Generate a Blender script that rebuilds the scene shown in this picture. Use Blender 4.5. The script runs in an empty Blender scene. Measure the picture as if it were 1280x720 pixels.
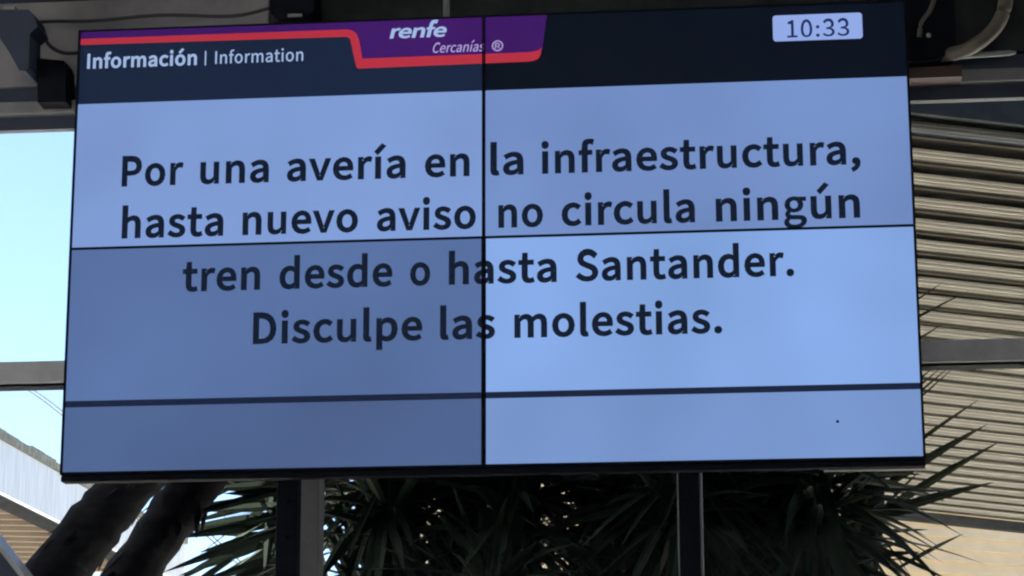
import bpy, bmesh, math, random
from mathutils import Vector, Matrix

random.seed(7)
S = bpy.context.scene
C = S.collection
R = math.radians

# ------------------------------------------------------------------ camera
F = 3000.0                                   # focal length in photo pixels (1280 wide)
YAW, PITCH, ROLL = 0.098763, 0.238523, 0.002574
SZ = 3.51                                    # height of the screen's centre above the floor
CAM = Vector((0.72833, -6.58723, SZ + (-1.76369)))
def _rot():
    cy, sy, cp, sp, cr, sr = math.cos(YAW), math.sin(YAW), math.cos(PITCH), math.sin(PITCH), math.cos(ROLL), math.sin(ROLL)
    return (Matrix(((cy, -sy, 0), (sy, cy, 0), (0, 0, 1))) @ Matrix(((1, 0, 0), (0, cp, -sp), (0, sp, cp)))
            @ Matrix(((cr, 0, sr), (0, 1, 0), (-sr, 0, cr))))
RM = _rot()
right, fwd, up = RM.col[0], RM.col[1], RM.col[2]
cd = bpy.data.cameras.new('camera')
cd.sensor_width = 36.0
cd.lens = F / 1280 * 36
cd.clip_start, cd.clip_end = 0.1, 8000
co = bpy.data.objects.new('camera', cd)
C.objects.link(co)
M4 = Matrix(((right.x, up.x, -fwd.x, CAM.x), (right.y, up.y, -fwd.y, CAM.y), (right.z, up.z, -fwd.z, CAM.z), (0, 0, 0, 1)))
co.matrix_world = M4
S.camera = co

# ------------------------------------------------------------------ light and exposure
SUN_EL, SUN_AZ = R(54), R(-94)               # azimuth from +Y (the way the camera looks) towards +X; sun stands behind, to the left
EXPO = 2.9
w = bpy.data.worlds.new('World'); S.world = w; w.use_nodes = True
nt = w.node_tree
sky = nt.nodes.new('ShaderNodeTexSky'); sky.sky_type = 'NISHITA'; sky.sun_disc = False
sky.sun_elevation = SUN_EL; sky.sun_rotation = SUN_AZ
sky.air_density = 0.75; sky.dust_density = 0.5; sky.ozone_density = 2.6
bg = nt.nodes['Background']; nt.links.new(sky.outputs[0], bg.inputs[0]); bg.inputs[1].default_value = 0.05
sl = bpy.data.lights.new('sun', 'SUN'); sl.energy = 5.0; sl.angle = R(0.53); sl.color = (1, 0.95, 0.86)
so = bpy.data.objects.new('sun', sl); C.objects.link(so)
sd = Vector((math.sin(SUN_AZ) * math.cos(SUN_EL), math.cos(SUN_AZ) * math.cos(SUN_EL), math.sin(SUN_EL)))
so.rotation_euler = sd.to_track_quat('Z', 'Y').to_euler()
so.location = sd * 30
S.view_settings.view_transform = 'Standard'; S.view_settings.look = 'None'
S.view_settings.exposure = EXPO; S.view_settings.gamma = 1; S.view_settings.use_curve_mapping = False
S.render.engine = 'CYCLES'
S.cycles.use_denoising = True
S.cycles.max_bounces = 10; S.cycles.diffuse_bounces = 6; S.cycles.transparent_max_bounces = 16
S.cycles.sample_clamp_indirect = 4
S.cycles.pixel_filter_type = 'BLACKMAN_HARRIS'; S.cycles.filter_width = 2.2

# ------------------------------------------------------------------ helpers
def ray(px, py): return (right * ((px - 640) / F) + fwd + up * ((360 - py) / F))
def at(px, py, Y):                            # world point seen at a photo pixel, on the vertical plane y = Y
    d = ray(px, py); return CAM + d * ((Y - CAM.y) / d.y)
def atz(px, py, Z):                           # ... on the horizontal plane z = Z
    d = ray(px, py); return CAM + d * ((Z - CAM.z) / d.z)

def lin(c): return tuple(((v / 255) / 12.92 if v / 255 <= 0.04045 else ((v / 255 + 0.055) / 1.055) ** 2.4) for v in c)

def mat(name, col, rough=0.6, metal=0.0, var=0.25, scale=8.0, bump=0.0, spec=0.4, stretch=(1, 1, 1), col2=None):
    m = bpy.data.materials.new(name); m.use_nodes = True
    n = m.node_tree; b = n.nodes['Principled BSDF']
    tc = n.nodes.new('ShaderNodeTexCoord'); mp = n.nodes.new('ShaderNodeMapping'); mp.inputs['Scale'].default_value = stretch
    n.links.new(tc.outputs['Object'], mp.inputs[0])
    no = n.nodes.new('ShaderNodeTexNoise'); no.inputs['Scale'].default_value = scale; no.inputs['Detail'].default_value = 6; no.inputs['Roughness'].default_value = 0.62
    n.links.new(mp.outputs[0], no.inputs['Vector'])
    rp = n.nodes.new('ShaderNodeValToRGB'); rp.color_ramp.elements[0].position = 0.3; rp.color_ramp.elements[1].position = 0.7
    a = tuple(c * (1 - var) for c in col); z = col2 or tuple(min(1, c * (1 + var)) for c in col)
    rp.color_ramp.elements[0].color = (*a, 1); rp.color_ramp.elements[1].color = (*z, 1)
    n.links.new(no.outputs[0], rp.inputs[0]); n.links.new(rp.outputs[0], b.inputs['Base Color'])
    rr = n.nodes.new('ShaderNodeMapRange'); rr.inputs[3].default_value = max(0, rough - 0.12); rr.inputs[4].default_value = min(1, rough + 0.12)
    n.links.new(no.outputs[0], rr.inputs[0]); n.links.new(rr.outputs[0], b.inputs['Roughness'])
    b.inputs['Metallic'].default_value = metal; b.inputs['Specular IOR Level'].default_value = spec
    if bump:
        bp = n.nodes.new('ShaderNodeBump'); bp.inputs['Strength'].default_value = bump; bp.inputs['Distance'].default_value = 0.01
        n.links.new(no.outputs[0], bp.inputs['Height']); n.links.new(bp.outputs[0], b.inputs['Normal'])
    return m

def screen_mat(name, srgb, var=0.16, gain=1.0):  # a lit LCD: emission with the faint clouding of its backlight
    m = bpy.data.materials.new(name); m.use_nodes = True
    n = m.node_tree; b = n.nodes['Principled BSDF']
    b.inputs['Base Color'].default_value = (0.002, 0.003, 0.004, 1); b.inputs['Roughness'].default_value = 0.4; b.inputs['Specular IOR Level'].default_value = 0.12
    k = gain / (2 ** EXPO)
    c = tuple(v * k for v in lin(srgb))
    tc = n.nodes.new('ShaderNodeTexCoord'); no = n.nodes.new('ShaderNodeTexNoise'); no.inputs['Scale'].default_value = 1.35; no.inputs['Detail'].default_value = 2
    n.links.new(tc.outputs['Object'], no.inputs['Vector'])
    rp = n.nodes.new('ShaderNodeValToRGB'); rp.color_ramp.elements[0].position = 0.25; rp.color_ramp.elements[1].position = 0.75
    rp.color_ramp.elements[0].color = (c[0] * (1 - var), c[1] * (1 - var), c[2] * (1 - var), 1)
    rp.color_ramp.elements[1].color = (c[0] * (1 + var), c[1] * (1 + var), c[2] * (1 + var), 1)
    n.links.new(no.outputs[0], rp.inputs[0]); n.links.new(rp.outputs[0], b.inputs['Emission Color'])
    b.inputs['Emission Strength'].default_value = 1.0
    return m

def box(bm, lo, hi, bev=0.0):
    x0, y0, z0 = lo; x1, y1, z1 = hi
    v = [bm.verts.new(p) for p in ((x0, y0, z0), (x1, y0, z0), (x1, y1, z0), (x0, y1, z0), (x0, y0, z1), (x1, y0, z1), (x1, y1, z1), (x0, y1, z1))]
    fs = [bm.faces.new([v[i] for i in f]) for f in ((0, 3, 2, 1), (4, 5, 6, 7), (0, 1, 5, 4), (1, 2, 6, 5), (2, 3, 7, 6), (3, 0, 4, 7))]
    if bev:
        es = list({e for f in fs for e in f.edges})
        bmesh.ops.bevel(bm, geom=es, offset=bev, segments=2, profile=0.5, affect='EDGES')

def tube(bm, pts, rad, n=10):
    rings = []
    pts = [Vector(p) for p in pts]
    for i, p in enumerate(pts):
        t = (pts[min(i + 1, len(pts) - 1)] - pts[max(i - 1, 0)]).normalized()
        a = t.cross(Vector((0, 0, 1)) if abs(t.z) < 0.95 else Vector((1, 0, 0))).normalized(); b = t.cross(a)
        r = rad[i] if isinstance(rad, (list, tuple)) else rad
        rings.append([bm.verts.new(p + (a * math.cos(2 * math.pi * k / n) + b * math.sin(2 * math.pi * k / n)) * r) for k in range(n)])
    for q, s in zip(rings, rings[1:]):
        for k in range(n): bm.faces.new((q[k], q[(k + 1) % n], s[(k + 1) % n], s[k])).smooth = True
    bm.faces.new(rings[0][::-1]); bm.faces.new(rings[-1])

def smooth_path(pts, n=6):                    # Catmull-Rom through the points
    pts = [Vector(p) for p in pts]; q = [pts[0] * 2 - pts[1]] + pts + [pts[-1] * 2 - pts[-2]]; out = []
    for i in range(1, len(q) - 2):
        for k in range(n):
            t = k / n
            out.append(0.5 * ((2 * q[i]) + (q[i + 1] - q[i - 1]) * t + (2 * q[i - 1] - 5 * q[i] + 4 * q[i + 1] - q[i + 2]) * t * t + (3 * q[i] - q[i - 1] - 3 * q[i + 1] + q[i + 2]) * t ** 3))
    return out + [pts[-1]]

def obj(name, bm, m, parent=None):
    me = bpy.data.meshes.new(name)
    bmesh.ops.recalc_face_normals(bm, faces=bm.faces)
    bm.to_mesh(me); bm.free()
    o = bpy.data.objects.new(name, me); C.objects.link(o)
    for k in (m if isinstance(m, (list, tuple)) else [m]): me.materials.append(k)
    if parent:
        o.parent = parent; o.location = -parent.location       # geometry is written in world space
    return o

def mesh_of(fn, *a, **k):
    bm = bmesh.new(); fn(bm, *a, **k); return bm

def thing(name, label, cat, loc, group=None):
    o = bpy.data.objects.new(name, None); C.objects.link(o); o.location = loc; o.empty_display_size = 0.2
    o['label'] = label; o['category'] = cat
    if group: o['group'] = group
    return o
def tag(o, label, cat, group=None):
    o['label'] = label; o['category'] = cat
    if group: o['group'] = group
    return o
def struct(o): o['kind'] = 'structure'; return o
def sub(o, parent):                            # a sub-part: geometry in world space, parent is a part at world offset zero
    o.parent = parent; o.location = (0, 0, 0); return o

# ------------------------------------------------------------------ materials
M = dict(
    ground=mat('pale_concrete', (0.7, 0.67, 0.61), 0.9, var=0.12, scale=1.2),
    floor=mat('hall_terrazzo', (0.20, 0.22, 0.25), 0.5, var=0.15, scale=20),
    plaster=mat('dull_plaster', (0.29, 0.31, 0.345), 0.9, var=0.2, scale=3),
    steel=mat('grey_painted_steel', (0.135, 0.135, 0.14), 0.5, var=0.18, scale=14, bump=0.05),
    mullion=mat('dark_aluminium', (0.115, 0.112, 0.115), 0.5, var=0.12, scale=20, spec=0.2),
    grey=mat('grey_aluminium', (0.30, 0.298, 0.31), 0.45, metal=0.0, var=0.12, scale=20),
    pale=mat('beam_lit_tone', (0.15, 0.147, 0.155), 0.7, var=0.25, scale=6),  # brighter tone of the beam's left end, light put into the colour
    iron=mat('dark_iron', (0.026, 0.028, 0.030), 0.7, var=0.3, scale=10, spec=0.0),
    navy=mat('dark_blue_steel', (0.014, 0.022, 0.046), 0.6, var=0.25, scale=12),
    black=mat('black_housing', (0.006, 0.007, 0.011), 0.7, var=0.3, scale=25, spec=0.03),
    dark=mat('dark_void', (0.02, 0.019, 0.016), 0.9, var=0.3, scale=6, spec=0.0),
    louvre=mat('cream_louvre', (0.88, 0.85, 0.79), 0.6, var=0.1, scale=5, stretch=(0.6, 3, 8), bump=0.1),
    groove=mat('groove_shade', (0.36, 0.335, 0.30), 0.7, var=0.3, scale=7, stretch=(0.5, 3, 6)),  # darker grey paints the shading inside the louvre grooves
    shade_lip=mat('shade_strip', (0.028, 0.026, 0.021), 0.8, var=0.3, scale=9, spec=0.0),  # dark colour standing in for shade below each louvre board
    tan=mat('tan_louvre', (0.13, 0.10, 0.072), 0.7, var=0.2, scale=5),
    fascia=mat('weathered_fascia', (0.33, 0.385, 0.47), 0.7, var=0.2, scale=4, stretch=(5, 5, 0.5)),
    capm=mat('mossy_capping', (0.11, 0.12, 0.11), 0.95, var=0.55, scale=16, bump=0.5),
    siding=mat('beige_siding', (0.40, 0.33, 0.225), 0.75, var=0.1, scale=4),
    pipe=mat('dusty_pipe', (0.075, 0.066, 0.054), 0.6, var=0.25, scale=18),
    alu=mat('bright_aluminium', (0.22, 0.23, 0.23), 0.35, metal=0.3, var=0.12, scale=30),
    cable=mat('black_cable', (0.015, 0.015, 0.017), 0.6),
    wire=mat('grey_wire', (0.10, 0.12, 0.12), 0.6),
    bark=mat('grey_brown_bark', (0.011, 0.0108, 0.0135), 0.95, var=0.45, scale=9, stretch=(1, 1, 3), bump=0.8, spec=0.05),
    leaf=mat('dark_leaf', (0.012, 0.021, 0.014), 0.65, var=0.4, scale=3, spec=0.1),
    leaf2=mat('olive_leaf', (0.022, 0.030, 0.012), 0.6, var=0.35, scale=3, spec=0.12),
    dry=mat('dry_leaf', (0.05, 0.042, 0.032), 0.8, var=0.4, scale=4),
)
def glass_mat():
    m = bpy.data.materials.new('window_glass'); m.use_nodes = True; n = m.node_tree
    n.nodes.remove(n.nodes['Principled BSDF'])
    t = n.nodes.new('ShaderNodeBsdfTransparent'); t.inputs[0].default_value = (0.985, 0.993, 0.988, 1)
    g = n.nodes.new('ShaderNodeBsdfGlossy'); g.inputs['Roughness'].default_value = 0.03
    no = n.nodes.new('ShaderNodeTexNoise'); no.inputs['Scale'].default_value = 1.5
    mr = n.nodes.new('ShaderNodeMapRange'); mr.inputs[3].default_value = 0.006; mr.inputs[4].default_value = 0.016
    n.links.new(no.outputs[0], mr.inputs[0])
    x = n.nodes.new('ShaderNodeMixShader'); n.links.new(mr.outputs[0], x.inputs[0])
    n.links.new(t.outputs[0], x.inputs[1]); n.links.new(g.outputs[0], x.inputs[2])
    n.links.new(x.outputs[0], n.nodes['Material Output'].inputs[0]); return m
M['glass'] = glass_mat()

# ------------------------------------------------------------------ setting: ground and hall
bm = bmesh.new()
q = [bm.verts.new(p) for p in ((-3000, -3000, -0.02), (3000, -3000, -0.02), (3000, 3000, -0.02), (-3000, 3000, -0.02))]
bm.faces.new(q); struct(obj('ground', bm, M['ground']))
FY = 0.62                                     # the plane of the glazed facade
bm = mesh_of(box, (-9, -16, -0.012), (9, FY + 0.2, 0.0)); struct(obj('floor', bm, M['floor']))
bm = mesh_of(box, (-9.2, -16, 5.0), (9.2, 1.95, 5.25)); struct(obj('unseen_ceiling', bm, M['plaster']))  # unseen from the camera; overhang past the facade added to shade the plants
hall = thing('hall_wall', 'grey plaster wall on the right side of the dim hall', 'wall', (9.1, -8, 0))
obj('plaster', mesh_of(box, (9.0, -16, 0), (9.2, FY, 5.0)), M['plaster'], hall)
hb = thing('hall_wall', 'unseen grey plaster wall on the left, wide opening added to let light in', 'wall', (-9.1, -8, 0))
bm = bmesh.new(); box(bm, (-9.2, -16, 0), (-9.0, -6, 5.0)); box(bm, (-9.2, -6, 4.4), (-9.0, FY, 5.0)); obj('plaster', bm, M['plaster'], hb)  # out of view; opening shaped to bring side light into the hall
hc = thing('hall_wall', 'unseen grey plaster rear wall of the hall, opening sized for the interior light', 'wall', (0, -16.1, 0))
bm = bmesh.new(); box(bm, (-9.2, -16.2, 0), (-3, -16.0, 5.0)); box(bm, (3, -16.2, 0), (9.2, -16.0, 5.0)); box(bm, (-3, -16.2, 3.0), (3, -16.0, 5.0)); obj('plaster', bm, M['plaster'], hc)  # out of view; opening sized to set how bright the hall is

# ------------------------------------------------------------------ glazed facade: head beams, transom, mullions, panes
fac = thing('glazed_facade', 'glazed wall of grey mullions and transom behind the information screen', 'window wall', (0, FY, 0))
def zz(px, py, Y): return at(px, py, Y).z
z_gl = zz(0, 166, FY); z_a = zz(0, 150, FY); z_b = zz(0, 135, FY); z_c = zz(0, 113, FY)
z_t0, z_t1 = zz(40, 482.5, FY), zz(40, 455.5, FY)
W2 = 8.9
obj('head_channel', mesh_of(box, (-W2, FY - 0.02, z_gl), (W2, FY + 0.012, z_a)), M['navy'], fac)
obj('head_rail', mesh_of(box, (-W2, FY - 0.06, z_a), (W2, FY + 0.06, z_b), 0.004), M['steel'], fac)
obj('head_recess', mesh_of(box, (-W2, FY - 0.01, z_b), (W2, FY + 0.06, z_c)), M['navy'], fac)
xj = at(340, 10, FY).x
obj('head_beam', mesh_of(box, (-W2, FY - 0.03, z_c), (xj - 0.002, FY + 0.16, 4.62), 0.005), M['pale'], fac)  # left stretch of the beam: light from the left painted as a paler colour
obj('head_beam', mesh_of(box, (xj + 0.002, FY - 0.034, z_c), (W2, FY + 0.16, 4.62), 0.005), M['iron'], fac)  # rest of the same beam, its dimness carried by a dark colour
obj('upper_flange', mesh_of(box, (-W2, FY - 0.12, zz(40, 8, FY)), (W2, FY - 0.031, zz(40, 3, FY)), 0.002), M['navy'], fac)
obj('upper_wall', mesh_of(box, (-W2, FY - 0.02, 4.62), (W2, FY + 0.16, 5.0)), M['steel'], fac)
tr = obj('transom', mesh_of(box, (-W2, FY - 0.05, z_t0), (W2, FY + 0.05, z_t1), 0.004), M['grey'], fac)
gap = mesh_of(box, (-W2, FY - 0.035, z_t0 - 0.008), (W2, FY + 0.035, z_t0 - 0.0005)); sub(obj('gasket', gap, M['black']), tr)
xa = at(383, 650, FY - 0.05).x; xb = at(862.5, 650, FY - 0.05).x
pitch = xb - xa
xs = [xa + pitch * k for k in range(-6, 8) if abs(xa + pitch * k) < 8.8]
for x in xs:
    obj('mullion', mesh_of(box, (x - 0.037, FY - 0.048, 0.0), (x + 0.037, FY + 0.048, z_t0 - 0.009), 0.003), M['mullion'], fac)
    if abs(x) > 1.3: obj('mullion', mesh_of(box, (x - 0.037, FY - 0.048, z_t1 + 0.0005), (x + 0.037, FY + 0.048, z_gl), 0.003), M['mullion'], fac) if abs(x) > 3.2 else None
ed = [-8.85] + xs + [8.85]
for a, b in zip(ed, ed[1:]):
    if b - a > 0.2:
        obj('lower_pane', mesh_of(box, (a + 0.038, FY - 0.004, 0.05), (b - 0.038, FY + 0.004, z_t0 - 0.009)), M['glass'], fac)
obj('upper_pane', mesh_of(box, (-W2, FY - 0.004, z_t1 + 0.001), (W2, FY + 0.004, z_gl - 0.001)), M['glass'], fac)

# ------------------------------------------------------------------ canopies outside
def louvre_bed(bm_l, bm_shade, bm_deck, o, u, v, ulen, n, p, h, shade_lip, tilt=1.15, ribs=True):
    # n louvre boards along u, stepping along v by p, hanging h below a dark deck
    zv = u.cross(v).normalized()
    if zv.z < 0: zv = -zv
    for i in range(n):
        s = o + v * (p * i)
        prof = []
        k = 17
        for j in range(k + 1):                # front face from bottom to top, with three shallow ribs
            t = j / k
            dep = 0.006 if j in (5, 6, 11, 12) else 0.0
            prof.append(v * (tilt * h * t + dep) + zv * (shade_lip + h * t))
        jit = random.uniform(-0.004, 0.004)
        vs0 = [bm_l.verts.new(s + a + zv * jit) for a in prof]; vs1 = [bm_l.verts.new(s + u * ulen + a + zv * jit * -1) for a in prof]
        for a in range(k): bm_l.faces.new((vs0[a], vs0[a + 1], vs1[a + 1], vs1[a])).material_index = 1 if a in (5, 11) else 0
        bk = v * 0.03                         # back of the board
        w0 = [bm_l.verts.new(s + prof[-1] + bk), bm_l.verts.new(s + prof[0] + bk)]; w1 = [bm_l.verts.new(s + u * ulen + prof[-1] + bk), bm_l.verts.new(s + u * ulen + prof[0] + bk)]
        bm_l.faces.new((vs0[-1], w0[0], w1[0], vs1[-1])); bm_l.faces.new((w0[0], w0[1], w1[1], w1[0]))
        c = [s, s + v * 0.028, s + v * 0.028 + zv * (shade_lip + .004), s + zv * (shade_lip + .004)]   # shade under the board, painted as a dark strip
        a0 = [bm_shade.verts.new(q_ + v * 0.002) for q_ in c]; a1 = [bm_shade.verts.new(q_ + v * 0.002 + u * ulen) for q_ in c]
        for a in range(4): bm_shade.faces.new((a0[a], a0[(a + 1) % 4], a1[(a + 1) % 4], a1[a]))
    hh = zv * (shade_lip + h + 0.004); hi = zv * 0.12
    e0, e1 = o - v * 0.05 - u * 0.03, o + v * (p * n + 0.05) - u * 0.03
    cs = [e0, e0 + u * (ulen + .06), e1 + u * (ulen + .06), e1]
    lo = [bm_deck.verts.new(c + hh) for c in cs]; up_ = [bm_deck.verts.new(c + hh + hi) for c in cs]
    bm_deck.faces.new(lo); bm_deck.faces.new(up_)
    for a in range(4): bm_deck.faces.new((lo[a], lo[(a + 1) % 4], up_[(a + 1) % 4], up_[a]))

# right: the platform canopy whose louvred ceiling fills the window
u = Vector((math.cos(R(10)) * math.cos(R(5.5)), math.sin(R(10)) * math.cos(R(5.5)), -math.sin(R(5.5))))
v = Vector((-math.sin(R(10)), math.cos(R(10)), math.sin(R(1.0)))).normalized()
def on_plane(px, py, o, nrm):
    d = ray(px, py); return CAM + d * ((o - CAM).dot(nrm) / d.dot(nrm))
ref = atz(1160, 400, CAM.z + 3.0); nrm = u.cross(v)
y0 = on_plane(1160, 172, ref, nrm); y1 = on_plane(1160, 292, ref, nrm)
P = (y1 - y0).dot(v) / 4
far = on_plane(1200, 655, ref, nrm)
NS = int(((far - y0).dot(v)) / P)
left = on_plane(1010, 600, ref, nrm)
U0 = min((left - y0).dot(u), -1.2)
o0 = y0 + u * U0
can = thing('platform_canopy', 'platform canopy with cream louvred ceiling right of the information screen', 'canopy', (o0 + u * 6 + v * 4) * 1.0)
can.location.z = 0
bl, bp_, bd = bmesh.new(), bmesh.new(), bmesh.new()
CL = 4.0 - U0
louvre_bed(bl, bp_, bd, o0, u, v, CL, NS, P, 0.225 * P, 0.036 * P)
sof = obj('louvre_ceiling', bl, [M['louvre'], M['groove']], can); sub(obj('slat_shade_strips', bp_, M['shade_lip']), sof)
obj('roof_deck', bd, M['dark'], can)
def beam_uv(bm, o, du, dv, dz):               # box along canopy axes
    zv = Vector((0, 0, 1)); cs = [o + du * a + dv * b + zv * c * dz for c in (0, 1) for (a, b) in ((0, 0), (1, 0), (1, 1), (0, 1))]
    w_ = [bm.verts.new(c) for c in cs]
    for f in ((0, 3, 2, 1), (4, 5, 6, 7), (0, 1, 5, 4), (1, 2, 6, 5), (2, 3, 7, 6), (3, 0, 4, 7)): bm.faces.new([w_[i] for i in f])
bm = bmesh.new(); beam_uv(bm, o0 - u * .05 - v * 0.09 + Vector((0, 0, .075)), u * (CL + .1), v * 0.035, 0.36); obj('near_fascia', bm, M['iron'], can)
bm = bmesh.new(); beam_uv(bm, o0 + v * (P * NS + .06) - Vector((0, 0, .03)), u * CL, v * 0.10, 0.085); obj('gutter', bm, M['iron'], can)
for k in (CL - 0.3,):
    for kv in (2.5, 8.5):
        b = o0 + u * k + v * kv; obj('column', mesh_of(tube, [(b.x, b.y, -0.02), (b.x, b.y, b.z + 0.03)], 0.09, 14), M['steel'], can)

# far beige siding wall under the canopy's end
ref2 = o0 + v * (P * NS + 1.2)
bw = thing('station_building', 'beige ribbed building wall beyond the end of the louvred canopy', 'building', (ref2.x + 5, ref2.y, 0))
bm = bmesh.new()
d2 = Vector((u.x, u.y, 0)).normalized(); n2 = Vector((-d2.y, d2.x, 0))
zt = ref2.z + 0.35
slope = u.z / math.hypot(u.x, u.y)
nb = 40
for i in range(nb):                           # overlapping horizontal boards
    za, zb = zt - (i + 1) * 0.11, zt - i * 0.11
    pr = [(0.0, za), (0.045, za), (0.0, zb)]
    L0 = ref2 + d2 * -1.0; L1 = ref2 + d2 * 14
    A = [bm.verts.new(Vector((L0.x, L0.y, zz_)) - n2 * dd) for dd, zz_ in pr]
    B = [bm.verts.new(Vector((L1.x, L1.y, zz_ + slope * 0.6 * 15)) - n2 * dd) for dd, zz_ in pr]
    bm.faces.new((A[0], A[1], B[1], B[0])); bm.faces.new((A[1], A[2], B[2], B[1]))
obj('siding', bm, M['siding'], bw)
bm = bmesh.new(); beam_uv(bm, Vector((ref2.x, ref2.y, -0.02)) - d2 * 1.0 + n2 * 0.02, d2 * 15, n2 * 4, zt - 1.6); obj('core', bm, M['siding'], bw)

# left: far canopy with pale fascia
ZB = 4.55
f0, f1 = atz(0, 614, ZB), atz(76, 652, ZB)
fd = (f1 - f0).normalized(); fn = Vector((fd.y, -fd.x, 0))     # fn faces the camera side
dist0 = (f0 - CAM).length
FH = zz(0, 551, f0.y) - ZB
fa, fb = f0 - fd * 4, f0 + fd * 6
lc = thing('platform_canopy', 'far platform canopy with pale weathered fascia and tan ceiling under the sky', 'canopy', (f0.x, f0.y, 0))
bm = bmesh.new(); beam_uv(bm, Vector((fa.x, fa.y, ZB)), fb - fa, -fn * 0.05, FH); obj('fascia', bm, M['fascia'], lc)
bm = bmesh.new()
N = 30
for i in range(N):
    s = fa + (fb - fa) * (i / N)
    beam_uv(bm, Vector((s.x, s.y, ZB + FH)) + fn * 0.03, (fb - fa) / N, -fn * 0.3, 0.05 + random.uniform(0, 0.035))
obj('roof_capping', bm, M['capm'], lc)
lu = Vector((math.cos(R(14)), math.sin(R(14)), 0)); 
bl, bp_, bd = bmesh.new(), bmesh.new(), bmesh.new()
vv = Vector((-lu.y, lu.x, 0))
# ceiling boards run crosswise, clipped short of the fascia line
for i in range(27):
    s = fa + fd * (i * 0.36)
    st = s - fn * 0.30
    en = st - lu * 7 
    for (hz, m_) in ((0.0, bl),):
        vs = [bl.verts.new(Vector((p_.x, p_.y, ZB + 0.04 + dz)) + vv * dy) for p_ in (st, en) for dy, dz in ((0, 0), (0.0, 0.07), (0.03, 0.07), (0.03, 0))]
        for f in ((0, 1, 5, 4), (1, 2, 6, 5), (2, 3, 7, 6), (3, 0, 4, 7), (0, 3, 2, 1), (4, 5, 6, 7)): bl.faces.new([vs[k] for k in f])
obj('louvre_ceiling', bl, M['tan'], lc)
bm = bmesh.new(); beam_uv(bm, Vector((fa.x, fa.y, ZB + 0.115)) - fn * 0.055, fb - fa, -fn * 7, 0.1); obj('roof_deck', bm, M['tan'], lc)
bm = bmesh.new(); beam_uv(bm, Vector((fa.x, fa.y, ZB + 0.01)) - fn * 0.055, fb - fa, -fn * 0.24, 0.1); obj('edge_beam', bm, M['iron'], lc)
for k in (2, 8.5):
    b = fa + fd * k - fn * 3.0
    obj('column', mesh_of(tube, [(b.x, b.y, -0.02), (b.x, b.y, ZB + 0.11)], 0.12, 14), M['steel'], lc)

# dark blue slanting brace, lower left corner
Yb = 1.5
a = at(-12, 668, Yb); b = at(34, 727, Yb)
d = (b - a).normalized(); t0 = a - d * 0.9; t1 = a + d * (a.z / -d.z)
sn = Vector((-d.z, 0, d.x)); sn = sn if sn.z > 0 else -sn
br = thing('steel_brace', 'dark blue slanting steel brace with lighter edge in the lower left corner', 'brace', t1)
def bar(bm, p0, p1, side, w0, w1, y0_, y1_):
    vs = [bm.verts.new(p + side * s + Vector((0, yy, 0))) for p in (p0, p1) for s, yy in ((w0, y0_), (w1, y0_), (w1, y1_), (w0, y1_))]
    for f in ((0, 1, 2, 3), (4, 5, 6, 7), (0, 1, 5, 4), (1, 2, 6, 5), (2, 3, 7, 6), (3, 0, 4, 7)): bm.faces.new([vs[k] for k in f])
bm = bmesh.new(); bar(bm, t0, t1, sn, -0.2, 0.0, -0.05, 0.05); obj('web', bm, M['navy'], br)
bm = bmesh.new(); bar(bm, t0, t1, sn, 0.001, 0.017, -0.07, 0.07); obj('flange', bm, M['grey'], br)

# two overhead cables across the sky
for i, dx in enumerate((0, 7)):
    Yc = 22 + i * 0.4
    pts = smooth_path([at(-140 + dx, 402, Yc), at(-40 + dx, 448, Yc), at(32 + dx, 486, Yc), at(80 + dx, 521, Yc), at(180 + dx, 600, Yc), at(330 + dx, 735, Yc)], 5)
    tag(obj('overhead_cable', mesh_of(tube, pts, 0.012, 6), M['wire']), ['lower dark cable crossing the bright sky under the transom', 'upper dark cable crossing the bright sky under the transom'][i], 'cable', 'overhead cables in the left window')

# ------------------------------------------------------------------ plants behind the glass
def blade(bm, base, d, L, wd, droop=0.15, fold=0.25, seg=6, broad=False):
    d = d.normalized(); side = d.cross(fwd if broad else Vector((0, 0, 1)))
    if side.length < 0.05: side = Vector((1, 0, 0))
    side.normalize()
    if not broad: side = (side + Vector((random.uniform(-.3, .3), random.uniform(-.3, .3), random.uniform(-.6, .6)))).normalized()
    rows = []
    for i in range(seg + 1):
        t = i / seg
        c = base + d * (L * t) + Vector((0, 0, -droop * L * t * t))
        w_ = wd * (0.55 + 0.9 * t if t < 0.4 else 0.91 * (1 - ((t - 0.4) / 0.6) ** 1.6)) * 0.5 + 0.0008
        nn = side.cross(d).normalized()
        rows.append((bm.verts.new(c - side * w_ + nn * fold * w_), bm.verts.new(c), bm.verts.new(c + side * w_ + nn * fold * w_)))
    for a_, b_ in zip(rows, rows[1:]):
        bm.faces.new((a_[0], a_[1], b_[1], b_[0])); bm.faces.new((a_[1], a_[2], b_[2], b_[1]))

def rosette(bm, c, n, L, wd, lo=-0.6, hi=1.0, droop=0.2):
    for _ in range(n):
        th = random.uniform(0, 2 * math.pi); el = math.asin(random.uniform(lo, hi))
        d = Vector((math.cos(th) * math.cos(el), math.sin(th) * math.cos(el), math.sin(el)))
        blade(bm, c + d * 0.05 + Vector((0, 0, random.uniform(-.12, .12))), d, L * random.uniform(0.65, 1.15), wd * random.uniform(0.7, 1.2), droop * random.uniform(0.3, 1.6))

def trunk(bm, pts, r0, r1, rough=0.12):
    path = smooth_path(pts, 8); n = len(path)
    tube(bm, path, [(r0 + (r1 - r0) * i / (n - 1)) * (1 + random.uniform(-rough, rough)) for i in range(n)], 12)

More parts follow.
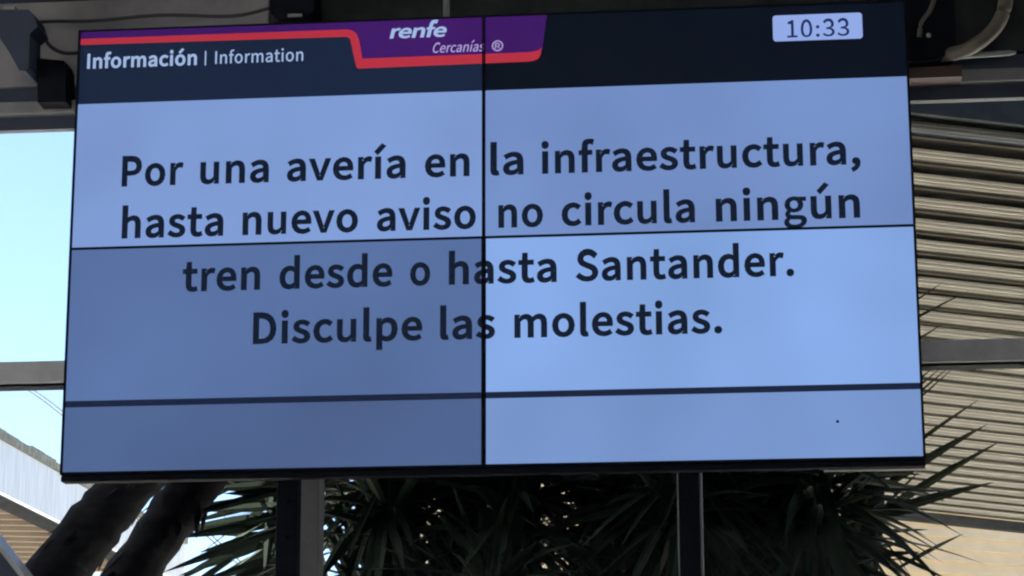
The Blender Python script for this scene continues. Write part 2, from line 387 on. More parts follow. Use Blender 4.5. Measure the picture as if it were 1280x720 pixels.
def plant(label, base, tops, rad, n, L, wd, leafm, skirt=0, droop=0.2, lo=-0.6):
    p_ = thing('yucca_plant', label, 'plant', base, 'yucca plants outside the glass')
    bm = bmesh.new()
    for t in tops:
        mid = base.lerp(t, 0.5) + Vector((random.uniform(-.08, .08), random.uniform(-.05, .05), 0))
        trunk(bm, [base, mid, t], rad, rad * 0.8)
    obj('trunk', bm, M['bark'], p_)
    bm = bmesh.new()
    for t in tops: rosette(bm, t, n, L, wd, lo=lo, droop=droop)
    obj('crown', bm, leafm, p_)
    if skirt:
        bm = bmesh.new()
        for t in tops:
            for _ in range(skirt):
                th = random.uniform(0, 2 * math.pi)
                o_ = t + Vector((math.cos(th) * rad, math.sin(th) * rad, -random.uniform(0.05, 1.0)))
                blade(bm, o_, Vector((math.cos(th) * 0.45, math.sin(th) * 0.45, -1)), L * random.uniform(.5, 1), wd * 0.8, -0.15)
        obj('dry_skirt', bm, M['dry'], p_)
    return p_

# leaning trunks at the left
def lean(label, pl, Y, wpx, leafm):
    a_, b_ = at(pl[0][0], pl[0][1], Y), at(pl[1][0], pl[1][1], Y)
    d_ = (b_ - a_); g = a_ + d_ * ((-0.02 - a_.z) / d_.z) * 0.93; g.z = -0.02
    top = b_ + d_ * 1.6
    r = wpx / (F / (Y - CAM.y)) / 2
    p_ = thing('yucca_plant', label, 'plant', g, 'yucca plants outside the glass')
    bm = bmesh.new(); trunk(bm, [g, g.lerp(a_, 0.55) + Vector((0.03, 0, 0)), a_, b_, top], r * 1.08, r * 0.92, 0.09)
    for k in range(34):                       # frayed old leaf bases along the trunk
        t_ = random.uniform(0.0, 1.0); th = random.uniform(0, 2 * math.pi); c_ = a_.lerp(b_, t_ * 1.5 - 0.25)
        o_ = Vector((math.cos(th), math.sin(th), 0)); blade(bm, c_ + o_ * r * 0.8, o_ * 0.35 - d_.normalized() * random.uniform(.3, 1) + Vector((0, 0, .1)), random.uniform(0.05, 0.14), random.uniform(.02, .045), 0.1)
    obj('trunk', bm, M['bark'], p_)
    bm = bmesh.new(); rosette(bm, top + Vector((0.1, 0, 0.05)), 110, 0.62, 0.045); obj('crown', bm, leafm, p_)
lean('thick leaning trunk at far left, its crown hidden behind the screen', [(70, 720), (162, 604)], 1.75, 78, M['leaf'])
lean('second thick leaning trunk, right of the leftmost trunk', [(165, 720), (246, 604)], 2.05, 68, M['leaf'])

# loose sword leaves against the sky, between the leaning trunks and the left post
yl = at(300, 690, 2.3)
pl = thing('yucca_plant', 'open yucca with bright sky gaps between leaning trunk and left post', 'plant', (yl.x, yl.y, -0.02), 'yucca plants outside the glass')
bm = bmesh.new(); trunk(bm, [Vector((yl.x, yl.y, -0.02)), yl + Vector((0.05, 0, -1.3)), yl + Vector((0.10, 0, -0.35))], 0.09, 0.07); obj('trunk', bm, M['bark'], pl)
bm = bmesh.new()
for (x0, y0_, x1, y1_, wpx) in ((360, 606, 205, 652, 17), (350, 622, 232, 634, 20), (352, 640, 196, 668, 24), (350, 655, 205, 715, 22), (345, 662, 250, 690, 22),
        (350, 690, 230, 735, 20), (352, 606, 262, 612, 20), (350, 596, 240, 606, 20), (330, 600, 330, 730, 24), (345, 600, 338, 730, 20), (350, 640, 290, 655, 14),
        (350, 676, 300, 705, 24), (345, 615, 300, 640, 12), (352, 705, 280, 725, 18), (300, 596, 225, 640, 12), (348, 668, 262, 668, 12), (310, 600, 300, 640, 10), (356, 622, 318, 690, 20), (270, 690, 215, 730, 14)):
    for jj in range(2 if wpx > 13 else 1):
        Y = random.uniform(2.1, 2.6); a_, b_ = at(x0 + 14 + jj * 6, y0_ + jj * 9, Y), at(x1 + jj * 18, y1_ + jj * 5, Y + random.uniform(-.2, .2))
        blade(bm, a_, b_ - a_, (b_ - a_).length, wpx * 0.62 / 330.0, 0.0, 0.25, 7, True)
rosette(bm, at(395, 640, 2.5), 90, 0.42, 0.04)
obj('crown', bm, M['leaf'], pl)

# the dark thicket in the middle
spots = [(455, 1.6, 0), (560, 1.9, 1), (655, 1.5, 0), (760, 1.9, 2), (850, 1.5, 1), (935, 1.8, 0), (972, 1.6, 2)]
names = ['dense dark yucca right of the left support post', 'dense yucca with a few pinhole gaps, second from the left post', 'darkest yucca below the middle seam of the screen',
         'yucca with dry hanging leaves left of the right support post', 'yucca directly behind the right support post', 'yucca with pale broken stalks right of the right support post', 'rightmost dense yucca, its straight edge beside the louvred ceiling']
for (px, Y, kind), nm in zip(spots, names):
    c0 = at(px, 640, Y)
    tops = [Vector((c0.x + random.uniform(-.13, .13), Y + random.uniform(-.25, .25), zz_)) for zz_ in (2.95, 2.6, 2.25, 3.35)]
    plant(nm, Vector((c0.x, Y, -0.02)), tops, 0.06, 112 if px < 600 else 150, 0.46, 0.045, M['leaf'], skirt=40, lo=-0.95)

# the yucca whose sword leaves reach out right of the screen
yc = at(1060, 660, 1.7)
rp_ = thing('yucca_plant', 'sword leaved yucca reaching out against the louvred ceiling right of the screen', 'plant', (yc.x, yc.y, -0.02), 'yucca plants outside the glass')
bm = bmesh.new(); trunk(bm, [Vector((yc.x - .1, yc.y, -0.02)), yc + Vector((-0.06, 0, -1.2)), yc + Vector((0, 0, -.1))], 0.09, 0.075); trunk(bm, [yc + Vector((-.04, 0.1, -.8)), at(1085, 610, 1.75), at(1080, 520, 1.8), at(1075, 400, 1.8)], 0.06, 0.05); obj('trunk', bm, M['bark'], rp_)
bm = bmesh.new()
for (x0, y0_, x1, y1_, wpx) in ((1085, 600, 1228, 496, 9), (1085, 622, 1239, 527, 17), (1070, 662, 1256, 548, 17), (1065, 655, 1245, 602, 20), (1070, 648, 1150, 640, 9),
        (1060, 625, 1127, 584, 10), (1075, 668, 1160, 662, 8), (1062, 685, 1106, 661, 7), (1075, 690, 1140, 676, 8), (1120, 712, 1206, 666, 8), (1078, 676, 1190, 728, 9), (1060, 700, 1150, 690, 13),
        (1065, 640, 1110, 618, 8), (1050, 700, 1128, 730, 13), (1085, 420, 1181, 351, 5), (1085, 432, 1214, 362, 5), (1085, 470, 1182, 402, 6), (1100, 520, 1168, 458, 5), (1100, 528, 1178, 458, 5), (1100, 536, 1186, 459, 5), (1100, 546, 1194, 458, 4), (1100, 640, 1150, 588, 6), (1050, 660, 1090, 575, 24), (1052, 700, 1092, 600, 24), (1060, 720, 1082, 630, 24)):
    Y = random.uniform(1.5, 1.9); a_, b_ = at(x0, y0_, Y), at(x1, y1_, Y + random.uniform(-.15, .15))
    blade(bm, a_, b_ - a_ + Vector((0, 0, 0.06)) * (b_ - a_).length, (b_ - a_).length, wpx * 0.66 / 340.0, 0.06, 0.25, 8, True)
rosette(bm, at(970, 650, 1.75), 90, 0.22, 0.045)
rosette(bm, at(1070, 440, 1.8), 60, 0.22, 0.03)
obj('crown', bm, M['leaf2'], rp_)

# ------------------------------------------------------------------ the information screen (a wall of four displays)
PX = 2.43 / 2; PZ = 1.333 / 2
vw = thing('information_screen', 'large blue information screen of four panels showing a Spanish service message and the clock', 'screen', (0, 0, SZ - PZ))
D = 0.045                                     # depth of the displays
sp = lambda px, py, y=0.0: at(px, py, y)       # a photo pixel on the screen's own plane
zh = (sp(93, 133).z + sp(1138, 93).z) / 2      # header / message border
zd1, zd0 = (sp(80, 500).z + sp(1155, 480).z) / 2, (sp(80, 508).z + sp(1155, 488).z) / 2   # dark rule
zm = (sp(88, 312).z + sp(1145, 281.5).z) / 2   # horizontal seam
xm = (sp(604, 100).x + sp(605.5, 500).x) / 2   # vertical seam
L, Rr, T, B = -PX, PX, SZ + PZ, SZ - PZ
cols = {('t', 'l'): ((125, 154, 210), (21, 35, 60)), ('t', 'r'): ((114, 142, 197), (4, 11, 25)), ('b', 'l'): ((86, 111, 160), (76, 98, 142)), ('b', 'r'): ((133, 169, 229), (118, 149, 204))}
for r_ in 'tb':
    for c_ in 'lr':
        x0, x1 = (L, xm - 0.0005) if c_ == 'l' else (xm + 0.0005, Rr)
        z0, z1 = (zm + 0.0005, T) if r_ == 't' else (B, zm - 0.0005)
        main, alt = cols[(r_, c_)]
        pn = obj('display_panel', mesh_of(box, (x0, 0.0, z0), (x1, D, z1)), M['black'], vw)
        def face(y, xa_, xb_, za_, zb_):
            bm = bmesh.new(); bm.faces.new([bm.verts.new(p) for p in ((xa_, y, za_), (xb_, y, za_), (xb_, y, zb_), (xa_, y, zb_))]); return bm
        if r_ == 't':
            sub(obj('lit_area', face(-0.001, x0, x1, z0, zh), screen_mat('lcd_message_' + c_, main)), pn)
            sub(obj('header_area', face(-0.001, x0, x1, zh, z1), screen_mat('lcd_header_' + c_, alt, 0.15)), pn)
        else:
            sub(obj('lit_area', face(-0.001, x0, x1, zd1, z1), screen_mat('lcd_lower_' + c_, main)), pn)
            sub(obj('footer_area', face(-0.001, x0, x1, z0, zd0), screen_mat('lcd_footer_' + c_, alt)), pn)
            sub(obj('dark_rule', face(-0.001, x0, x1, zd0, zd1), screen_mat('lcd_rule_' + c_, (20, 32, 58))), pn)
        # slim bezel round each display, proud of the picture
        wi = 0.0045 if r_ == 't' else 0.006
        wo = 0.007
        bl_ = wo if c_ == 'l' else wi; br_ = wi if c_ == 'l' else wo
        bt_ = wo * 0.7 if r_ == 't' else 0.0028; bb_ = 0.0028 if r_ == 't' else 0.007
        bm = bmesh.new(); y0_, y1_ = -0.006, 0.0
        box(bm, (x0, y0_, z0), (x0 + bl_, y1_, z1)); box(bm, (x1 - br_, y0_, z0), (x1, y1_, z1))
        box(bm, (x0 + bl_, y0_ + .0004, z0), (x1 - br_, y1_, z0 + bb_)); box(bm, (x0 + bl_, y0_ + .0004, z1 - bt_), (x1 - br_, y1_, z1))
        sub(obj('bezel', bm, M['black']), pn)
obj('back_housing', mesh_of(box, (L + 0.05, D + 0.001, B + 0.12), (Rr - 0.05, D + 0.14, T - 0.06), 0.01), M['black'], vw)
obj('bottom_tray', mesh_of(box, (L, 0.004, B - 0.019), (Rr, D + 0.004, B - 0.0005), 0.004), M['black'], vw)
e0, e1 = sp(1030, 588, D).x, Rr + 0.004
obj('edge_trim', mesh_of(box, (e0, D - 0.004, B - 0.0235), (e1, D + 0.003, B - 0.0195)), M['grey'], vw)
for x in (sp(358.5, 650, 0.2).x, sp(862, 650, 0.2).x):
    obj('support_post', mesh_of(box, (x - 0.03, 0.19, 0.0), (x + 0.03, 0.26, B + 0.1), 0.003), M['black'], vw)
    obj('foot_plate', mesh_of(box, (x - 0.12, 0.12, 0.0005), (x + 0.12, 0.33, 0.012), 0.003), M['black'], vw)
obj('top_bracket', mesh_of(box, (sp(556, 10, .1).x, 0.06, T + 0.0005), (sp(562, 10, .1).x, 0.1, T + 0.09), 0.002), M['steel'], vw)

for x in (sp(358.5, 650, 0.2).x, sp(862, 650, 0.2).x):
    for zz_ in (B - 0.06, B - 0.16):
        bm = bmesh.new(); bmesh.ops.create_cone(bm, cap_ends=True, segments=6, radius1=0.008, radius2=0.007, depth=0.008, matrix=Matrix.Translation((x, 0.187, zz_)) @ Matrix.Rotation(R(90), 4, 'X')); obj('bolt', bm, M['black'], vw)
# ---- writing
ink = screen_mat('ink', (12, 24, 43), 0.1); digits = screen_mat('clock_ink', (30, 44, 90), 0.1)
white = screen_mat('white_letters', (160, 184, 226), 0.04); lilac = screen_mat('lilac_letters', (176, 160, 215), 0.04)
purple = screen_mat('purple_band', (60, 21, 98), 0.2); red = screen_mat('red_band', (180, 47, 64), 0.12); chip = screen_mat('clock_chip', (144, 168, 228), 0.03)

GLYPH = {
 'b': {
  ',': (214, '58 -67 77 -48 89 -26 89 -28 108 -26 81 -21 57 -7 39 17 33 48 39 79 57 102 82 117 112 122 147 114 174 90 190 56 195 14 186 -45 160 -97 120 -139 46 -181 10 -94', '11 13 12 10 13 11 10 14 13 9 14 10 9 15 14 8 15 9 8 16 15 7 16 8 6 16 7 6 17 16 5 4 6 4 17 6 1 3 2 3 17 4 1 17 3 1 18 17 0 18 1 21 18 0 20 18 21 20 19 18'),
  '.': (214, '37 74 53 99 78 116 107 122 136 116 161 99 177 74 183 43 177 12 160 -13 136 -29 107 -35 78 -29 53 -13 37 12 32 43', '2 4 3 1 4 2 1 5 4 1 6 5 0 6 1 0 7 6 15 7 0 14 7 15 14 8 7 13 8 14 13 9 8 12 9 13 12 10 9 12 11 10'),
  'D': (530, '221 589 342 569 435 509 491 412 509 284 491 157 435 58 344 -4 224 -24 54 -24 54 589 290 97 343 134 376 196 387 284 376 372 343 433 291 469 211 483 173 483 173 83 211 83', '9 19 10 19 0 10 19 1 0 19 2 1 19 18 2 18 17 2 17 3 2 9 20 19 16 3 17 15 3 16 15 4 3 14 4 15 14 5 4 13 5 14 12 5 13 12 6 5 11 6 12 21 6 11 9 21 20 9 6 21 9 7 6 9 8 7'),
  'I': (226, '173 589 173 -24 54 -24 54 589', '2 0 3 2 1 0'),
  'P': (488, '240 589 331 580 406 548 457 488 475 399 457 311 408 248 334 212 243 201 173 201 173 -24 54 -24 54 589 291 313 327 330 347 357 354 399 347 440 327 463 289 478 229 483 173 483 173 307 231 307', '11 21 12 21 0 12 21 1 0 21 2 1 21 3 2 21 20 3 20 19 3 19 18 3 18 4 3 11 22 21 17 4 18 16 4 17 16 5 4 15 5 16 14 5 15 13 5 14 23 5 13 23 6 5 11 9 22 9 23 22 9 6 23 9 7 6 9 8 7 11 10 9'),
  'S': (459, '77 157 127 113 160 94 197 81 235 77 278 82 307 97 323 117 329 144 324 171 310 190 285 206 249 223 168 259 125 280 83 314 51 362 38 426 54 496 98 551 162 587 240 599 295 593 344 578 388 553 440 508 373 426 329 461 303 476 274 485 242 488 205 483 180 471 165 454 160 431 166 406 182 388 208 372 239 358 320 323 369 298 411 262 440 214 451 150 435 77 391 18 322 -21 235 -34 171 -28 114 -10 63 19 3 71', '20 22 21 20 23 22 19 23 20 19 24 23 19 25 24 18 25 19 18 30 25 30 29 25 29 28 25 28 27 25 27 26 25 17 31 18 31 30 18 17 32 31 17 33 32 17 34 33 17 35 34 16 35 17 16 36 35 16 37 36 16 38 37 15 38 16 15 39 38 15 40 39 14 40 15 14 41 40 13 41 14 13 42 41 12 42 13 11 42 12 11 43 42 10 43 11 9 43 10 8 43 9 51 1 0 8 44 43 7 44 8 6 44 7 51 2 1 5 44 6 51 3 2 4 44 5 51 4 3 4 45 44 51 45 4 50 45 51 49 45 50 49 46 45 48 46 49 48 47 46'),
  'a': (434, '39 181 94 234 180 268 276 285 274 298 264 324 247 339 214 346 185 343 156 334 128 321 81 292 31 383 84 415 125 434 174 448 228 453 303 440 357 398 387 335 396 259 396 -24 293 -24 287 26 314 26 288 6 251 -14 211 -29 167 -34 110 -25 63 3 32 49 21 109 278 189 220 179 168 159 145 137 138 112 142 93 150 81 165 74 187 71 211 74 234 83 258 98 278 113', '15 17 16 14 17 15 14 18 17 13 18 14 12 18 13 12 19 18 11 10 12 10 9 12 9 8 12 8 7 12 7 19 12 6 19 7 5 19 6 5 20 19 4 20 5 3 20 4 2 20 3 1 20 2 1 33 20 33 21 20 0 33 1 0 34 33 45 21 33 32 34 0 32 35 34 32 36 35 32 37 36 44 21 45 32 38 37 31 38 32 43 21 44 31 39 38 42 24 43 24 21 43 31 40 39 41 24 42 31 41 40 31 24 41 30 23 31 23 24 31 30 25 23 25 22 23 25 21 24 30 26 25 22 21 25 29 26 30 29 27 26 28 27 29'),
  'c': (393, '33 311 82 388 155 437 240 454 284 449 321 436 353 419 397 384 332 299 295 328 279 338 262 343 245 345 202 336 169 309 146 267 137 209 145 151 167 108 200 82 243 73 264 76 286 83 306 94 347 125 404 36 354 0 317 -19 277 -30 235 -34 149 -18 78 30 32 108 16 209', '2 4 3 2 5 4 1 5 2 1 6 5 1 7 6 0 7 1 0 12 7 12 11 7 11 10 7 10 9 7 9 8 7 0 13 12 0 14 13 33 14 0 33 15 14 33 16 15 32 16 33 32 17 16 32 18 17 23 25 24 32 19 18 31 19 32 22 25 23 21 25 22 31 20 19 20 25 21 31 25 20 31 26 25 30 26 31 30 27 26 29 27 30 29 28 27'),
  'd': (478, '32 309 77 386 143 436 220 454 261 450 295 438 326 421 313 431 312 452 312 637 431 637 431 -24 328 -24 321 25 349 25 328 7 294 -14 256 -29 212 -35 132 -18 69 31 30 109 16 209 312 314 297 326 276 337 255 343 236 345 198 336 168 310 146 267 138 209 145 148 163 106 191 82 230 74 251 76 272 85 295 100 312 117', '8 10 9 8 6 10 6 11 10 2 4 3 7 6 8 2 5 4 2 6 5 1 6 2 1 26 6 26 25 6 25 24 6 24 23 6 23 11 6 0 27 1 27 26 1 0 28 27 0 29 28 39 11 23 0 30 29 22 30 0 22 31 30 22 32 31 21 32 22 21 33 32 38 11 39 20 33 21 20 34 33 37 11 38 36 14 37 14 11 37 20 35 34 35 14 36 20 14 35 19 13 20 13 14 20 15 11 14 19 16 13 16 12 13 16 11 15 19 17 16 12 11 16 18 17 19'),
  'e': (427, '33 309 80 387 148 436 227 454 309 438 370 392 407 321 419 234 418 220 418 209 416 198 413 168 139 168 145 141 169 103 203 79 249 71 273 72 296 78 318 87 362 113 410 23 359 -6 324 -21 284 -31 239 -34 153 -18 80 30 33 108 16 209 302 292 286 324 263 342 229 348 196 341 167 322 145 288 140 267 305 267', '2 4 3 2 5 4 1 5 2 1 6 5 0 33 1 33 6 1 0 34 33 32 6 33 31 6 32 0 35 34 30 6 31 0 36 35 30 7 6 29 36 0 38 7 30 29 37 36 29 38 37 29 7 38 29 8 7 29 9 8 29 10 9 28 12 29 12 10 29 12 11 10 28 13 12 28 14 13 19 21 20 27 14 28 27 15 14 18 21 19 27 16 15 17 21 18 16 21 17 27 21 16 26 21 27 26 22 21 26 23 22 25 23 26 25 24 23'),
  'f': (250, '58 441 58 487 66 550 93 602 140 636 203 647 226 646 246 643 266 639 304 626 275 522 239 538 229 540 220 542 213 543 197 539 187 531 180 514 177 483 177 442 265 442 265 337 177 337 177 -24 58 -24 58 337 1 337 1 437', '4 6 5 4 7 6 4 8 7 4 9 8 3 9 4 3 10 9 2 14 3 14 13 3 13 12 3 12 11 3 11 10 3 1 15 2 15 14 2 1 16 15 1 17 16 1 18 17 0 18 1 0 19 18 0 20 19 0 21 20 27 21 0 26 21 27 25 21 26 24 22 25 22 21 25 24 23 22'),
  'g': (434, '27 -49 41 -20 63 6 84 22 84 10 74 17 60 36 50 59 46 87 51 116 64 141 81 162 93 172 93 160 76 176 57 205 43 240 38 280 52 348 90 401 145 434 210 446 230 445 247 442 263 438 273 435 432 435 432 348 366 348 358 357 370 334 378 307 381 277 368 211 332 159 277 127 212 116 194 117 176 120 158 125 153 128 151 126 145 117 141 108 139 98 141 86 148 78 165 71 196 68 279 68 345 62 397 42 430 5 441 -48 424 -111 376 -163 304 -197 212 -209 138 -201 78 -178 37 -137 22 -82 278 315 262 340 240 355 211 361 183 355 161 340 145 315 139 280 145 244 161 219 184 203 211 197 239 203 262 219 278 244 284 280 334 -43 324 -32 303 -25 269 -23 197 -23 184 -22 170 -21 155 -19 148 -18 136 -28 125 -43 119 -57 118 -70 124 -92 142 -110 175 -123 222 -127 272 -121 309 -104 330 -82 337 -59', '20 22 21 20 23 22 20 24 23 20 25 24 20 26 25 20 27 26 19 27 20 18 65 19 65 29 19 29 27 19 18 66 65 64 29 65 64 30 29 28 27 29 18 67 66 63 30 64 17 67 18 17 68 67 62 30 63 62 31 30 77 31 62 17 69 68 77 32 31 16 69 17 76 32 77 16 70 69 76 33 32 75 33 76 16 71 70 15 71 16 74 33 75 15 72 71 74 34 33 14 72 15 73 34 74 14 73 72 14 34 73 13 12 14 12 34 14 11 34 12 10 34 11 10 35 34 9 40 10 40 35 10 9 41 40 39 35 40 39 36 35 9 42 41 38 36 39 37 36 38 9 43 42 8 43 9 8 44 43 8 45 44 7 45 8 7 46 45 7 47 46 7 48 47 7 49 48 7 50 49 7 51 50 6 51 7 6 52 51 5 3 6 3 52 6 5 2 3 4 52 3 2 4 5 2 52 4 1 52 2 1 86 52 86 81 52 81 80 52 80 53 52 1 87 86 85 81 86 84 81 85 0 87 1 83 81 84 82 81 83 79 53 80 0 88 87 78 53 79 98 53 78 0 89 88 98 54 53 61 89 0 61 90 89 97 54 98 61 91 90 60 91 61 96 54 97 60 92 91 95 54 96 60 93 92 95 55 54 94 55 95 60 94 93 60 55 94 59 55 60 59 56 55 58 56 59 58 57 56'),
  'h': (468, '166 637 166 445 165 416 153 405 189 430 231 447 278 454 345 441 394 402 421 342 429 266 429 -24 311 -24 311 255 307 301 296 326 281 338 255 343 232 340 210 330 187 313 166 293 166 -24 47 -24 47 637', '23 0 24 23 3 0 3 1 0 5 7 6 4 7 5 3 2 1 4 8 7 3 8 4 23 21 3 21 20 3 20 19 3 19 18 3 18 8 3 18 17 8 17 9 8 16 9 17 16 10 9 15 10 16 14 10 15 13 10 14 23 22 21 13 11 10 12 11 13'),
  'i': (212, '40 579 55 602 78 617 106 622 134 617 157 602 173 579 178 552 173 523 158 500 134 485 106 480 78 485 55 500 40 523 36 552 166 442 166 -24 47 -24 47 442', '18 16 19 18 17 16 2 4 3 2 5 4 1 5 2 1 6 5 0 6 1 0 7 6 15 7 0 15 8 7 14 8 15 13 8 14 13 9 8 12 9 13 12 10 9 11 10 12'),
  'l': (219, '47 637 166 637 166 80 167 71 167 70 165 73 164 73 163 73 167 73 195 78 213 -21 184 -30 173 -32 160 -34 143 -34 101 -26 69 -1 51 37 47 82', '18 1 0 18 2 1 17 2 18 17 7 2 7 5 2 5 3 2 8 10 9 5 3 8 3 10 8 7 5 6 17 5 7 17 4 5 4 10 3 17 10 4 16 10 17 15 10 16 15 11 10 14 11 15 14 12 11 14 13 12'),
  'm': (713, '150 442 157 382 127 382 150 404 185 429 224 447 267 454 317 447 358 427 387 396 390 390 400 400 437 427 477 447 522 454 588 441 636 402 664 342 672 266 672 -24 554 -24 554 255 549 300 539 326 524 338 500 343 482 340 462 331 439 313 419 293 419 -24 300 -24 300 255 296 300 285 326 271 338 246 343 229 340 209 331 186 313 166 294 166 -24 47 -24 47 442', '13 15 14 5 7 6 5 8 7 4 8 5 12 15 13 42 2 43 2 0 43 2 3 0 3 1 0 12 16 15 3 8 4 11 16 12 3 9 8 1 9 3 11 17 16 10 17 11 1 10 9 1 17 10 42 1 2 42 40 1 40 39 1 39 38 1 38 37 1 37 36 1 36 25 1 25 17 1 36 26 25 24 17 25 35 26 36 24 18 17 35 27 26 34 27 35 23 18 24 34 28 27 33 28 34 22 18 23 33 29 28 32 29 33 21 18 22 42 41 40 32 30 29 21 19 18 20 19 21 31 30 32'),
  'n': (470, '150 442 157 382 128 382 152 404 189 430 230 447 278 454 345 441 394 402 421 342 429 266 429 -24 311 -24 311 255 307 301 296 326 281 338 255 343 232 340 210 330 187 313 166 293 166 -24 47 -24 47 442', '5 7 6 4 7 5 23 2 24 2 0 24 2 3 0 3 1 0 4 8 7 3 8 4 1 8 3 1 9 8 23 1 2 23 21 1 21 20 1 20 19 1 19 18 1 18 17 1 17 9 1 16 9 17 16 10 9 15 10 16 14 10 15 13 10 14 23 22 21 13 11 10 12 11 13'),
  'o': (467, '33 311 80 388 150 437 233 454 317 437 386 388 434 311 451 209 434 107 386 30 316 -18 233 -35 150 -18 80 30 33 107 16 209 323 267 302 310 272 336 233 345 195 336 165 310 145 267 137 209 145 150 165 108 195 82 233 73 272 82 302 108 323 150 331 209', '2 4 3 2 5 4 1 5 2 1 6 5 0 19 1 19 6 1 0 20 19 18 6 19 0 21 20 17 6 18 17 7 6 15 21 0 15 22 21 16 7 17 15 23 22 31 7 16 30 7 31 15 24 23 14 24 15 30 8 7 29 8 30 14 25 24 28 8 29 14 26 25 13 26 14 28 9 8 27 9 28 13 27 26 13 9 27 12 9 13 12 10 9 11 10 12'),
  'p': (478, '150 442 157 394 129 394 154 413 189 433 228 448 271 454 353 436 414 386 449 310 461 215 445 112 400 33 334 -17 256 -35 221 -31 188 -20 155 -3 165 -10 166 -34 166 -201 47 -201 47 442 334 273 318 313 292 336 252 345 233 342 210 333 185 318 166 301 166 105 182 93 205 81 226 75 242 74 280 83 310 108 331 152 339 215', '5 7 6 4 7 5 21 2 22 2 0 22 2 3 0 3 1 0 4 8 7 3 8 4 1 8 3 21 1 2 21 30 1 30 29 1 29 28 1 28 27 1 27 8 1 27 26 8 26 9 8 25 9 26 24 9 25 23 9 24 23 10 9 21 31 30 39 10 23 38 10 39 38 11 10 37 11 38 37 12 11 36 12 37 21 32 31 21 17 32 17 33 32 35 12 36 17 34 33 17 35 34 17 12 35 17 13 12 21 18 17 16 13 17 21 19 18 16 14 13 15 14 16 21 20 19'),
  'r': (299, '151 442 158 366 124 366 143 394 176 425 214 446 254 453 271 453 285 451 299 447 328 434 305 328 271 339 264 340 256 341 248 342 228 338 207 325 185 300 166 263 166 -24 47 -24 47 442', '5 7 6 5 8 7 5 9 8 5 10 9 4 10 5 21 2 22 2 0 22 2 3 0 3 1 0 4 11 10 3 11 4 1 12 3 12 11 3 21 1 2 21 19 1 19 18 1 18 17 1 17 16 1 16 15 1 15 14 1 14 13 1 13 12 1 21 20 19'),
  's': (361, '53 129 99 95 125 81 152 72 182 69 211 73 228 83 237 95 240 109 235 125 220 140 194 154 160 167 115 186 71 213 36 253 23 310 35 367 69 413 123 443 191 453 234 449 273 438 307 421 356 387 293 305 253 331 234 341 214 348 193 350 166 346 150 338 142 327 140 315 144 301 156 289 181 276 214 264 261 244 307 217 343 175 357 114 345 56 310 8 254 -23 181 -34 132 -30 86 -16 45 4 -9 42', '19 21 20 19 22 21 18 22 19 18 23 22 18 24 23 17 24 18 17 29 24 29 28 24 28 27 24 27 26 24 26 25 24 16 30 17 30 29 17 16 31 30 16 32 31 16 33 32 16 34 33 15 34 16 15 35 34 15 36 35 15 37 36 15 38 37 14 38 15 14 39 38 14 40 39 13 40 14 12 40 13 12 41 40 11 41 12 10 41 11 9 41 10 49 1 0 8 41 9 8 42 41 7 42 8 49 2 1 6 42 7 5 42 6 49 3 2 4 42 5 49 4 3 49 42 4 49 43 42 48 43 49 48 44 43 47 44 48 46 44 47 46 45 44'),
  't': (290, '59 337 -3 337 -3 437 64 441 72 560 177 560 177 442 291 442 291 337 177 337 177 128 180 99 187 83 198 75 219 71 227 72 237 74 247 77 282 91 309 -11 268 -24 247 -29 225 -33 200 -34 136 -23 90 13 66 66 59 128', '3 5 4 3 6 5 3 7 6 3 8 7 2 8 3 1 8 2 0 8 1 27 9 0 9 8 0 27 10 9 27 11 10 26 11 27 26 12 11 17 19 18 26 13 12 16 19 17 26 14 13 15 19 16 14 19 15 26 19 14 25 19 26 24 19 25 24 20 19 23 20 24 23 21 20 23 22 21'),
  'u': (468, '43 440 157 440 157 163 161 117 172 90 188 77 215 73 238 76 260 86 284 105 306 130 306 440 419 440 419 -22 319 -22 314 44 340 44 315 18 280 -8 239 -26 193 -32 127 -20 78 18 51 77 43 152', '24 1 0 24 2 1 10 12 11 10 13 12 24 3 2 23 3 24 9 13 10 23 4 3 8 16 9 16 13 9 23 5 4 7 16 8 23 6 5 22 6 23 6 16 7 22 15 6 15 16 6 22 17 15 17 14 15 17 13 16 22 18 17 14 13 17 21 18 22 21 19 18 20 19 21'),
  'v': (401, '99 440 182 187 192 156 202 125 212 94 216 79 188 79 193 94 203 125 213 156 222 187 306 440 422 440 259 -22 146 -22 -21 440', '14 0 15 14 1 0 10 12 11 10 13 12 14 2 1 9 13 10 14 3 2 8 13 9 7 4 8 4 13 8 14 7 3 7 4 3 14 6 7 5 13 4 14 5 6 14 13 5'),
  'í': (212, '177 707 265 626 95 459 25 527 166 442 166 -24 47 -24 47 442', '6 4 7 6 5 4 3 1 0 3 2 1'),
  'ó': (467, '305 707 391 626 220 459 151 527 33 311 80 388 150 437 233 454 317 437 386 388 434 311 451 209 434 107 386 30 316 -18 233 -35 150 -18 80 30 33 107 16 209 323 267 302 310 272 336 233 345 195 336 165 310 145 267 137 209 145 150 165 108 195 82 233 73 272 82 302 108 323 150 331 209', '6 8 7 6 9 8 5 9 6 5 10 9 4 23 5 23 10 5 4 24 23 22 10 23 4 25 24 21 10 22 21 11 10 19 25 4 19 26 25 20 11 21 19 27 26 35 11 20 34 11 35 19 28 27 18 28 19 34 12 11 33 12 34 18 29 28 32 12 33 18 30 29 17 30 18 32 13 12 31 13 32 17 31 30 17 13 31 16 13 17 16 14 13 15 14 16 3 1 0 3 2 1'),
